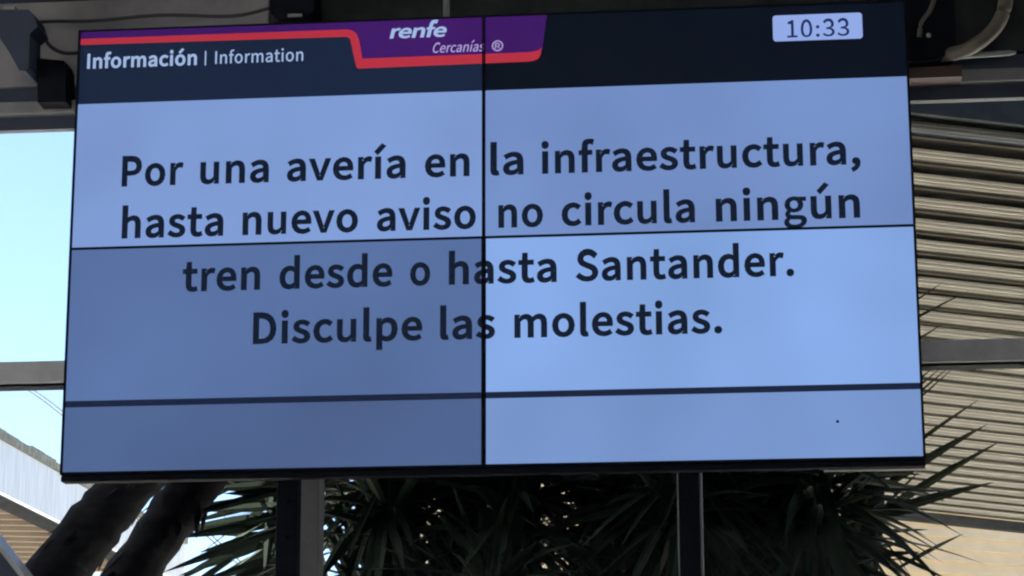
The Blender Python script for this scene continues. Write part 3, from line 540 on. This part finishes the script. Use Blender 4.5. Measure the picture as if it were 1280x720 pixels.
  'ú': (468, '305 703 387 626 221 463 155 527 43 440 157 440 157 163 161 117 172 90 188 77 215 73 238 76 260 86 284 105 306 130 306 440 419 440 419 -22 319 -22 314 44 340 44 315 18 280 -8 239 -26 193 -32 127 -20 78 18 51 77 43 152', '28 5 4 28 6 5 14 16 15 14 17 16 28 7 6 27 7 28 13 17 14 27 8 7 12 20 13 20 17 13 27 9 8 11 20 12 27 10 9 26 10 27 10 20 11 26 19 10 19 20 10 26 21 19 21 18 19 21 17 20 26 22 21 18 17 21 25 22 26 25 23 22 24 23 25 3 1 0 3 2 1'),
 },
 'r': {
  '0': (428, '43 414 79 507 137 564 214 583 291 564 349 507 385 414 398 284 385 153 349 59 291 1 214 -18 137 1 79 59 43 153 31 284 307 389 285 460 253 499 214 511 175 499 143 460 122 389 114 284 122 179 143 107 175 67 214 55 253 67 285 107 307 179 314 284', '2 4 3 1 4 2 1 19 4 19 5 4 1 20 19 18 5 19 18 6 5 0 20 1 0 21 20 17 6 18 16 6 17 0 22 21 16 7 6 15 22 0 15 23 22 31 7 16 31 8 7 14 23 15 14 24 23 30 8 31 29 8 30 14 25 24 13 25 14 29 9 8 28 9 29 13 26 25 27 9 28 13 27 26 12 27 13 27 10 9 12 10 27 12 11 10'),
  '1': (428, '186 66 186 472 86 472 86 531 126 540 156 549 183 559 208 572 272 572 272 66 385 66 385 -8 60 -8 60 66', '6 8 7 6 9 8 5 1 6 1 9 6 4 1 5 3 1 4 2 1 3 0 9 1 12 0 13 12 9 0 12 10 9 12 11 10'),
  '3': (428, '58 124 90 95 120 75 156 61 198 56 242 63 275 82 297 113 305 153 297 197 269 229 218 251 129 260 129 327 209 336 254 358 278 389 286 428 280 462 263 487 235 504 198 510 167 506 138 495 111 479 80 452 32 509 72 541 110 563 153 577 200 582 269 573 324 544 360 497 373 434 365 384 344 343 310 312 273 293 273 300 315 283 355 251 382 207 392 151 377 80 336 27 276 -6 203 -18 141 -11 90 7 49 32 12 67', '29 31 30 28 31 29 28 32 31 27 32 28 27 33 32 26 21 27 21 33 27 26 22 21 20 33 21 25 24 26 24 23 26 23 22 26 19 33 20 19 34 33 18 34 19 17 34 18 17 35 34 16 35 17 15 35 16 15 36 35 14 36 15 14 37 36 13 37 14 12 37 13 12 39 37 39 38 37 12 40 39 12 41 40 11 41 12 10 41 11 10 42 41 9 42 10 9 43 42 8 43 9 7 43 8 7 44 43 51 1 0 6 44 7 51 2 1 5 44 6 5 45 44 51 3 2 50 3 51 4 45 5 50 4 3 50 45 4 49 45 50 49 46 45 48 46 49 48 47 46'),
  ':': (214, '53 68 65 88 84 100 107 105 130 100 149 88 161 68 166 43 161 19 148 -1 130 -13 107 -18 84 -13 65 -1 53 19 48 43 53 379 65 399 84 412 107 416 130 412 149 399 161 379 166 354 161 329 149 310 130 297 107 293 84 297 65 310 53 329 48 354', '18 20 19 17 20 18 17 21 20 17 22 21 16 22 17 16 23 22 31 23 16 31 24 23 30 24 31 29 24 30 29 25 24 28 25 29 28 26 25 28 27 26 2 4 3 1 4 2 1 5 4 1 6 5 0 6 1 0 7 6 15 7 0 14 7 15 14 8 7 13 8 14 13 9 8 12 9 13 12 10 9 12 11 10'),
  'C': (491, '56 407 110 502 192 562 295 582 345 576 389 561 426 538 460 506 412 448 383 475 357 491 328 501 296 504 227 489 173 446 138 377 126 284 138 190 171 120 224 76 294 60 330 64 362 76 391 95 425 127 474 70 433 30 391 4 344 -12 290 -18 189 3 109 62 56 156 37 282', '2 4 3 2 5 4 1 5 2 1 6 5 1 12 6 12 7 6 12 11 7 11 10 7 10 9 7 9 8 7 1 13 12 0 13 1 0 14 13 0 15 14 33 15 0 33 16 15 33 17 16 32 17 33 32 18 17 31 18 32 23 25 24 31 19 18 22 25 23 21 25 22 31 20 19 21 26 25 20 26 21 30 20 31 30 26 20 30 27 26 30 28 27 29 28 30'),
  'I': (226, '156 572 156 -8 70 -8 70 572', '2 0 3 2 1 0'),
  'R': (489, '300 311 340 330 364 362 373 407 364 450 341 478 300 494 243 499 156 499 156 304 243 304 156 232 156 -8 70 -8 70 572 255 572 335 564 401 536 444 484 459 407 450 344 422 296 380 261 335 243 481 -8 383 -8 246 232', '13 8 14 8 15 14 8 16 15 8 17 16 8 7 17 7 18 17 13 9 8 6 18 7 5 18 6 5 19 18 4 19 5 3 19 4 3 20 19 2 20 3 1 20 2 1 21 20 0 21 1 10 21 0 13 11 9 11 10 9 11 21 10 11 22 21 11 23 22 11 26 23 26 24 23 13 12 11 25 24 26'),
  'a': (434, '54 173 103 220 185 252 294 271 291 302 278 333 254 354 215 363 182 359 150 349 121 335 87 315 53 377 92 400 131 418 177 432 228 437 296 424 344 387 371 330 380 258 380 -8 307 -8 301 42 308 42 279 20 244 1 207 -13 167 -18 116 -9 75 15 47 55 38 109 294 209 215 195 159 173 130 146 121 113 126 86 140 68 160 58 187 55 214 58 241 68 268 84 294 105', '15 17 16 14 17 15 14 18 17 13 18 14 12 18 13 12 7 18 7 19 18 11 10 12 10 9 12 9 8 12 8 7 12 6 19 7 5 19 6 4 19 5 4 20 19 3 20 4 2 20 3 2 33 20 33 21 20 1 33 2 0 33 1 0 34 33 45 21 33 0 35 34 0 36 35 32 36 0 32 37 36 32 38 37 31 38 32 44 21 45 31 39 38 43 24 44 24 21 44 31 40 39 42 24 43 31 41 40 41 24 42 30 41 31 30 23 41 23 24 41 30 25 23 25 22 23 25 21 24 30 26 25 22 21 25 29 26 30 29 27 26 28 27 29'),
  'c': (393, '49 305 95 377 161 422 241 437 281 433 315 421 343 405 374 381 329 323 305 342 286 353 266 360 245 362 195 351 156 320 130 272 120 209 129 145 154 98 193 67 242 56 268 59 293 68 315 80 342 101 382 40 345 14 311 -3 274 -14 235 -18 155 -3 91 42 48 113 32 209', '2 4 3 2 5 4 1 5 2 1 6 5 1 7 6 1 12 7 12 11 7 11 10 7 10 9 7 9 8 7 0 13 1 13 12 1 0 14 13 0 15 14 33 15 0 33 16 15 32 16 33 32 17 16 32 18 17 31 18 32 23 25 24 31 19 18 22 25 23 21 25 22 31 20 19 20 25 21 31 25 20 30 25 31 30 26 25 30 27 26 29 27 30 29 28 27'),
  'e': (427, '49 303 92 375 154 421 227 437 302 422 357 381 391 316 402 233 402 221 401 210 400 200 398 185 119 185 129 135 156 91 197 64 248 54 276 56 301 62 325 72 356 90 388 29 352 9 319 -5 282 -14 240 -18 159 -2 93 42 48 114 32 209 318 296 299 334 269 357 229 365 189 357 155 333 130 295 119 250 324 250', '2 4 3 2 5 4 1 5 2 1 33 5 33 32 5 32 6 5 0 34 1 34 33 1 31 6 32 0 35 34 30 6 31 0 36 35 30 7 6 29 36 0 38 7 30 29 37 36 29 38 37 29 7 38 29 8 7 29 9 8 29 10 9 28 12 29 12 10 29 12 11 10 28 13 12 28 14 13 27 14 28 27 15 14 19 21 20 18 21 19 27 16 15 17 21 18 16 21 17 27 21 16 26 21 27 26 22 21 26 23 22 25 23 26 25 24 23'),
  'f': (250, '75 425 75 486 82 545 106 591 147 621 204 631 224 630 243 627 261 623 284 615 264 545 244 553 233 557 222 559 212 559 189 554 174 541 164 518 160 484 160 426 249 426 249 354 160 354 160 -8 75 -8 75 354 18 354 18 422', '4 6 5 4 7 6 4 8 7 4 9 8 3 9 4 3 12 9 12 11 9 11 10 9 2 14 3 14 13 3 13 12 3 2 15 14 2 16 15 1 16 2 1 17 16 1 18 17 0 18 1 0 19 18 0 20 19 0 21 20 27 21 0 26 21 27 25 21 26 24 22 25 22 21 25 24 23 22'),
  'i': (212, '56 573 67 590 85 601 106 605 128 601 146 590 157 573 161 552 157 529 146 512 128 501 106 497 85 501 67 512 56 529 52 552 149 426 149 -8 63 -8 63 426', '18 16 19 18 17 16 2 4 3 2 5 4 1 5 2 1 6 5 0 6 1 0 7 6 15 7 0 15 8 7 14 8 15 13 8 14 13 9 8 12 9 13 12 10 9 11 10 12'),
  'm': (713, '136 426 142 365 134 365 161 391 193 415 229 431 267 437 313 431 348 414 373 387 385 362 411 387 445 413 482 431 522 437 581 426 623 392 648 338 656 265 656 -8 570 -8 570 255 565 304 552 336 531 354 500 360 478 356 454 345 428 326 402 300 402 -8 317 -8 317 255 312 304 299 336 278 354 246 360 224 356 200 345 175 326 149 300 149 -8 63 -8 63 426', '13 15 14 5 7 6 4 7 5 4 8 7 12 15 13 42 0 43 42 2 0 2 1 0 12 16 15 3 8 4 3 9 8 11 16 12 11 17 16 2 9 3 10 25 11 25 17 11 2 10 9 42 40 2 40 39 2 39 38 2 38 37 2 37 36 2 36 10 2 36 25 10 36 26 25 24 17 25 35 26 36 35 27 26 34 27 35 23 17 24 34 28 27 23 18 17 33 28 34 22 18 23 33 29 28 32 29 33 21 18 22 42 41 40 32 30 29 21 19 18 31 30 32 20 19 21'),
  'n': (470, '136 426 142 365 134 365 163 392 197 415 235 431 278 437 338 426 380 392 405 338 413 265 413 -8 327 -8 327 255 323 304 310 336 288 354 256 360 228 356 202 345 176 325 149 300 149 -8 63 -8 63 426', '5 7 6 4 7 5 23 0 24 23 2 0 2 1 0 4 8 7 3 8 4 3 9 8 2 17 3 17 9 3 23 21 2 21 20 2 20 19 2 19 18 2 18 17 2 16 9 17 15 9 16 15 10 9 14 10 15 13 10 14 23 22 21 13 11 10 12 11 13'),
  'o': (467, '49 305 93 377 157 421 233 437 310 421 374 377 418 305 435 209 418 113 374 42 310 -3 233 -18 157 -3 93 42 49 113 32 209 339 272 315 321 279 351 233 362 188 351 152 321 129 272 120 209 129 145 152 97 188 67 233 56 279 67 315 97 339 145 347 209', '2 4 3 2 5 4 1 5 2 1 19 5 19 18 5 18 6 5 0 20 1 20 19 1 0 21 20 17 6 18 0 22 21 16 6 17 16 7 6 15 22 0 15 23 22 31 7 16 30 7 31 15 24 23 30 8 7 14 24 15 29 8 30 14 25 24 13 25 14 29 9 8 28 9 29 13 26 25 27 9 28 13 27 26 13 9 27 12 9 13 12 10 9 11 10 12'),
  'r': (299, '136 426 143 350 133 350 156 383 185 412 219 430 255 437 269 436 282 435 293 431 309 424 293 349 276 355 267 357 258 358 247 358 222 353 196 338 171 310 149 267 149 -8 63 -8 63 426', '5 7 6 5 8 7 5 9 8 5 10 9 4 10 5 21 0 22 21 2 0 2 1 0 4 11 10 3 12 4 12 11 4 2 15 3 15 14 3 14 13 3 13 12 3 2 16 15 2 17 16 21 19 2 19 18 2 18 17 2 21 20 19'),
  's': (361, '57 106 91 81 119 66 149 56 182 52 216 57 239 70 253 88 257 110 250 134 230 153 201 169 167 182 122 201 82 225 51 261 40 310 50 360 80 401 128 427 192 437 231 433 267 422 299 406 332 383 289 327 262 345 240 357 217 364 193 367 160 362 139 350 127 334 123 314 129 292 147 276 174 261 208 248 254 230 296 205 328 168 340 114 329 63 298 21 248 -8 180 -18 135 -13 92 -1 53 18 14 46', '19 21 20 19 22 21 18 22 19 18 23 22 18 24 23 17 24 18 17 29 24 29 28 24 28 27 24 27 26 24 26 25 24 17 30 29 17 31 30 16 31 17 16 32 31 16 33 32 16 34 33 15 34 16 15 35 34 15 36 35 15 37 36 14 37 15 14 38 37 14 39 38 13 39 14 13 40 39 12 40 13 11 40 12 10 40 11 10 41 40 9 41 10 8 41 9 8 42 41 7 42 8 49 1 0 6 42 7 49 2 1 5 42 6 49 3 2 5 43 42 4 43 5 49 4 3 49 43 4 48 43 49 48 44 43 47 44 48 46 44 47 46 45 44'),
  't': (290, '75 354 13 354 13 422 80 426 88 544 161 544 161 426 275 426 275 354 161 354 161 127 164 95 174 73 191 60 218 55 229 56 241 58 252 61 271 69 289 0 263 -8 243 -13 223 -16 201 -18 143 -7 103 23 82 70 75 129', '3 5 4 3 6 5 3 7 6 3 8 7 2 8 3 1 8 2 0 8 1 27 9 0 9 8 0 27 10 9 26 10 27 26 11 10 26 12 11 26 13 12 25 13 26 17 19 18 16 19 17 25 14 13 15 19 16 14 19 15 25 19 14 24 19 25 24 20 19 23 20 24 23 21 20 23 22 21'),
  '|': (208, '136 653 136 -223 72 -223 72 653', '2 0 3 2 1 0'),
  'á': (434, '303 683 363 626 217 482 171 528 54 173 103 220 185 252 294 271 291 302 278 333 254 354 215 363 182 359 150 349 121 335 87 315 53 377 92 400 131 418 177 432 228 437 296 424 344 387 371 330 380 258 380 -8 307 -8 301 42 308 42 279 20 244 1 207 -13 167 -18 116 -9 75 15 47 55 38 109 294 209 215 195 159 173 130 146 121 113 126 86 140 68 160 58 187 55 214 58 241 68 268 84 294 105', '19 21 20 18 21 19 18 22 21 17 22 18 16 22 17 16 11 22 11 23 22 15 14 16 14 13 16 13 12 16 12 11 16 10 23 11 9 23 10 8 23 9 8 24 23 7 24 8 6 24 7 6 37 24 37 25 24 5 37 6 4 37 5 4 38 37 49 25 37 4 39 38 4 40 39 36 40 4 36 41 40 36 42 41 35 42 36 48 25 49 35 43 42 47 28 48 28 25 48 35 44 43 46 28 47 35 45 44 45 28 46 34 45 35 34 27 45 27 28 45 34 29 27 29 26 27 29 25 28 34 30 29 26 25 29 33 30 34 33 31 30 32 31 33 3 1 0 3 2 1'),
  'í': (212, '179 683 241 626 95 482 47 528 149 426 149 -8 63 -8 63 426', '6 4 7 6 5 4 3 1 0 3 2 1'),
 },
}
# letter shapes as triangles: character -> (advance, points, faces); 'b' is the bold cut, 'r' the regular one
def glyph(cut, ch):
    adv, p_, f_ = GLYPH[cut][ch]
    p_ = [int(q_) for q_ in p_.split()]; f_ = [int(q_) for q_ in f_.split()]
    return adv, list(zip(p_[::2], p_[1::2])), list(zip(f_[::3], f_[1::3], f_[2::3]))
def word(bm, body, x0, x1, zb, xh, cap, cut='b', track=30, shear=0.0, y=-0.0016):
    ref_n = glyph(cut, 'n')[1]; nb_ = min(q_[1] for q_ in ref_n); nx = max(q_[1] for q_ in ref_n) - 8 - nb_
    nc = max(q_[1] for q_ in glyph(cut, 'I')[1]) - nb_
    vs, fs, pen = [], [], 0
    for ch in body:
        adv, p_, f_ = glyph(cut, ch); k = len(vs)
        vs += [(a_ + pen, b_ - nb_) for a_, b_ in p_]; fs += [tuple(i_ + k for i_ in t_) for t_ in f_]
        pen += adv + track
    lo = min(v_[0] for v_ in vs); hi = max(v_[0] for v_ in vs); sx = (x1 - x0) / (hi - lo)
    out = []
    for a_, b_ in vs:
        zz_ = b_ * xh / nx if b_ <= nx else xh + (b_ - nx) * (cap - xh) / (nc - nx)
        if zz_ > cap * 1.04: zz_ = cap * 1.04 + (zz_ - cap * 1.04) * 0.6
        out.append(bm.verts.new((x0 + (a_ - lo) * sx + shear * zz_, y, zb + zz_)))
    for f in fs:
        try: bm.faces.new([out[i_] for i_ in f])
        except ValueError: pass
PXM = (sp(600, 400).z - sp(600, 500).z) / 100          # metres per photo pixel, upright
lines = [
    ([('Por', 152, 229, 233), ('una', 250, 336, 229.5), ('avería', 358.5, 507, 226), ('en', 531, 587, 222), ('la', 613, 654.5, 218.5), ('infraestructura,', 677, 1076, 209)], 29.5),
    ([('hasta', 152, 279, 297), ('nuevo', 303, 447.5, 293), ('aviso', 471, 595, 288.5), ('no', 623, 679, 285), ('circula', 702, 869, 279.5), ('ningún', 895, 1075.5, 273)], 29.5),
    ([('tren', 228, 325, 364), ('desde', 349, 490.5, 360), ('o', 512.5, 538, 357), ('hasta', 561, 696, 354.5), ('Santander.', 719.5, 993, 348)], 29.5),
    ([('Disculpe', 316, 528, 428.5), ('las', 550, 619, 424.5), ('molestias.', 643, 903, 418.5)], 29.5)]
for ws, xh in lines:
    zb = sum(sp((a_ + b_) / 2, y_).z for _, a_, b_, y_ in ws) / len(ws)
    for t, a_, b_, y_ in ws:
        bm = bmesh.new(); word(bm, t, sp(a_, y_).x, sp(b_, y_).x, zb, xh * PXM, 40.5 * PXM, 'b', 34); obj('message_word', bm, ink, vw)
bm = bmesh.new(); zb = (sp(110, 86.5).z + sp(240, 81.5).z) / 2
word(bm, 'Información', sp(109, 84).x, sp(246, 84).x, zb, 15 * PXM, 20.5 * PXM, 'b', 25); obj('header_text', bm, white, vw)
bm = bmesh.new(); zb = (sp(270, 79.5).z + sp(375, 77).z) / 2
word(bm, 'Information', sp(269, 80).x, sp(379, 80).x, zb, 12.5 * PXM, 17 * PXM, 'r', 25)
obj('header_text', bm, white, vw); bm = bmesh.new()
xx = sp(257, 75).x; bm.faces.new([bm.verts.new(p) for p in ((xx - .002, -.0016, sp(257, 82).z), (xx + .002, -.0016, sp(257, 82).z), (xx + .002, -.0016, sp(257, 64).z), (xx - .002, -.0016, sp(257, 64).z))])
obj('header_divider', bm, white, vw)

def poly(bm, pts, y):
    vs = [bm.verts.new((p.x, y, p.z)) for p in pts]; f = bm.faces.new(vs); f.normal_update(); bmesh.ops.triangulate(bm, faces=[f], ngon_method='EAR_CLIP')
# purple band and red line
ztop = T - 0.002
bm = bmesh.new()
pts = [Vector((L + .004, 0, ztop)), Vector((sp(684, 20).x, 0, ztop)), sp(682, 30), sp(678, 62), sp(674, 66), sp(450, 76), sp(444, 46), sp(436, 43), sp(99, 52)]
poly(bm, pts, -0.0013); obj('header_band', bm, purple, vw)
bm = bmesh.new()
pts = [sp(99, 49), sp(434, 37), sp(441, 38.5), sp(445.5, 42), sp(449, 50), sp(453, 73.5), sp(660, 65.5), sp(668, 64.5), sp(674, 62.5), sp(677, 59), sp(676, 68), sp(673, 73.5), sp(668, 76), sp(660, 77.2), sp(447, 86), sp(445, 82), sp(438, 50), sp(436, 47.5), sp(433, 46.2), sp(99, 56.5)]
poly(bm, pts, -0.0016); obj('header_line', bm, red, vw)
bm = bmesh.new(); zb = (sp(490, 48.5).z + sp(556, 46).z) / 2
word(bm, 'renfe', sp(487, 47).x, sp(560, 47).x - 0.008, zb, 13.5 * PXM, 21 * PXM, 'b', -18, 0.24, -0.0019)
obj('logo_text', bm, white, vw)
bm = bmesh.new(); zb = (sp(542, 66.5).z + sp(604, 64).z) / 2
word(bm, 'Cercanías', sp(540, 66).x, sp(606, 66).x - 0.004, zb, 9.5 * PXM, 13.5 * PXM, 'r', 0, 0.22, -0.0019)
obj('logo_text', bm, lilac, vw); bm = bmesh.new()
cc = sp(622, 57.5); ro, ri = 7.2 * PXM, 5.6 * PXM
vo = [bm.verts.new((cc.x + math.cos(t * math.pi / 14) * ro, -0.0019, cc.z + math.sin(t * math.pi / 14) * ro)) for t in range(28)]
vi = [bm.verts.new((cc.x + math.cos(t * math.pi / 14) * ri, -0.0019, cc.z + math.sin(t * math.pi / 14) * ri)) for t in range(28)]
for t in range(28): bm.faces.new((vo[t], vo[(t + 1) % 28], vi[(t + 1) % 28], vi[t]))
word(bm, 'R', cc.x - 3.2 * PXM, cc.x + 3.4 * PXM, cc.z - 3.8 * PXM, 5.2 * PXM, 7.6 * PXM, 'r', 0, 0, -0.0019)
obj('logo_symbol', bm, lilac, vw)
# clock chip
x0, x1 = sp(966, 35).x, sp(1078, 33).x; z1, z0 = (sp(966, 20).z + sp(1078, 15.5).z) / 2, (sp(966, 52).z + sp(1078, 48.5).z) / 2
bm = bmesh.new(); rr_ = 0.009; pts = []
for (cx_, cz_, a0) in ((x1 - rr_, z1 - rr_, 0), (x0 + rr_, z1 - rr_, 90), (x0 + rr_, z0 + rr_, 180), (x1 - rr_, z0 + rr_, 270)):
    for k in range(5): pts.append(Vector((cx_ + rr_ * math.cos(R(a0 + 22.5 * k)), 0, cz_ + rr_ * math.sin(R(a0 + 22.5 * k)))))
poly(bm, pts, -0.0014); cp_ = obj('clock_plate', bm, chip, vw)
bm = bmesh.new(); zb = (sp(985, 47.5).z + sp(1060, 44.5).z) / 2
word(bm, '10:33', sp(984, 46).x, sp(1062, 46).x, zb, 15.5 * PXM, 23 * PXM, 'r', 30, 0, -0.0018); sub(obj('clock_digits', bm, digits), cp_)
bm = bmesh.new(); c_ = sp(1047, 527); bmesh.ops.create_circle(bm, cap_ends=True, radius=0.0045, segments=9, matrix=Matrix.Translation((c_.x, -0.0016, c_.z)) @ Matrix.Rotation(R(90), 4, 'X')); obj('dead_pixel_spot', bm, ink, vw)

# ------------------------------------------------------------------ things fixed to the beam above
Ys = 0.40
def plate(bm, pp, ya, yb):                     # a solid body with an outline given on the photo plane
    a_ = [bm.verts.new((p.x, ya, p.z)) for p in pp]; b_ = [bm.verts.new((p.x, yb, p.z)) for p in pp]
    f1_ = bm.faces.new(a_); f2_ = bm.faces.new(b_[::-1]); n = len(pp)
    for k in range(n): bm.faces.new((a_[k], a_[(k + 1) % n], b_[(k + 1) % n], b_[k]))
    f1_.normal_update(); f2_.normal_update(); bmesh.ops.triangulate(bm, faces=[f1_, f2_], ngon_method='EAR_CLIP')
ls = thing('loudspeaker', 'dark hooded loudspeaker on a bracket at the top left beam', 'loudspeaker', at(20, 60, Ys))
bm = bmesh.new(); plate(bm, [at(*p, Ys) for p in ((-12, 12), (36, 12), (42, 18), (47, 33), (37, 42), (36, 84), (32, 89), (24, 88), (12, 66), (-12, 30))], Ys, Ys + 0.12); obj('horn', bm, M['navy'], ls)
bm = bmesh.new(); plate(bm, [at(*p, Ys) for p in ((36.5, 61), (70, 64), (72, 70), (72, 116), (36.5, 117))], Ys + 0.09, Ys + 0.19); obj('driver_box', bm, M['black'], ls)
bm = bmesh.new(); tube(bm, smooth_path([at(46, 36, Ys + .1), at(58, 52, Ys + .12), at(66, 60, Ys + .13), at(80, 66, Ys + .14), at(98, 66, Ys + .15)], 5), 0.006, 8); obj('cable', bm, M['cable'], ls)
bm = bmesh.new(); box(bm, (at(2, 10, Ys).x, Ys + .02, at(2, 11.5, Ys).z), (at(16, 10, Ys).x, FY - 0.031, at(2, 5, Ys).z)); obj('bracket', bm, M['alu'], ls)
jb = thing('junction_box', 'small black box on the beam above the purple header band', 'box', at(364, 8, 0.45))
bm = bmesh.new(); plate(bm, [at(*p, .45) for p in ((336, -14), (392, -16), (393, 12), (388, 19), (378, 22), (346, 23), (338, 17))], .45, FY - .031); obj('body', bm, M['black'], jb)
bm = bmesh.new(); plate(bm, [at(*p, .449) for p in ((360, 18), (378, 17.5), (378, 21), (360, 21.5))], .444, .4495); obj('badge', bm, M['steel'], jb)
# right: hose, cables and conduit
cb = thing('cable_box', 'black equipment box at the top right beside the screen', 'box', at(1180, 40, .45))
bm = bmesh.new(); plate(bm, [at(*p, .45) for p in ((1100, -18), (1192, -20), (1196, 60), (1170, 74), (1100, 78))], .46, FY - .031); obj('body', bm, M['black'], cb)
bm = bmesh.new(); plate(bm, [at(*p, .45) for p in ((1120, 79), (1204, 74.5), (1204, 89), (1120, 92))], .5, FY - .035); obj('lower_flange', bm, mat('maroon_steel', (0.05, 0.024, 0.024), 0.6), cb)
bm = bmesh.new(); tube(bm, smooth_path([at(1172, -14, .44), at(1163, 12, .43), at(1152, 28, .43), at(1149, 46, .44)], 5), 0.007, 8); obj('cable', bm, M['pipe'], cb)
bm = bmesh.new(); bmesh.ops.create_icosphere(bm, subdivisions=2, radius=0.008, matrix=Matrix.Translation(at(1161, 44, .43))); obj('cable_tip', bm, M['alu'], cb)
bm = bmesh.new(); tube(bm, smooth_path([at(1258, -22, .36), at(1256, 8, .36), at(1246, 32, .36), at(1228, 50, .37), at(1204, 64, .43), at(1172, 70, .52)], 6), 0.022, 14)
tag(obj('hose', bm, M['pipe']), 'brown grey hose curving down from the top right corner', 'hose')
bm = bmesh.new(); tube(bm, [at(1196, 70.5, .5), at(1204, 70, .5), at(1262, 66, .5), at(1270, 66, .5)], [0.004, 0.009, 0.009, 0.004], 10)
tag(obj('conduit', bm, M['alu']), 'short pale metal conduit glinting on the dark beam at right', 'conduit')

bm = bmesh.new(); tube(bm, smooth_path([at(-30, 33, .5), at(60, 27, .5), at(120, 26, .5), at(200, 19, .5), at(290, 20, .5), at(342, 9, .5)], 6), 0.006, 8)
tag(obj('beam_cable', bm, M['cable']), 'thin black cable sagging along the pale beam at the top left', 'cable')
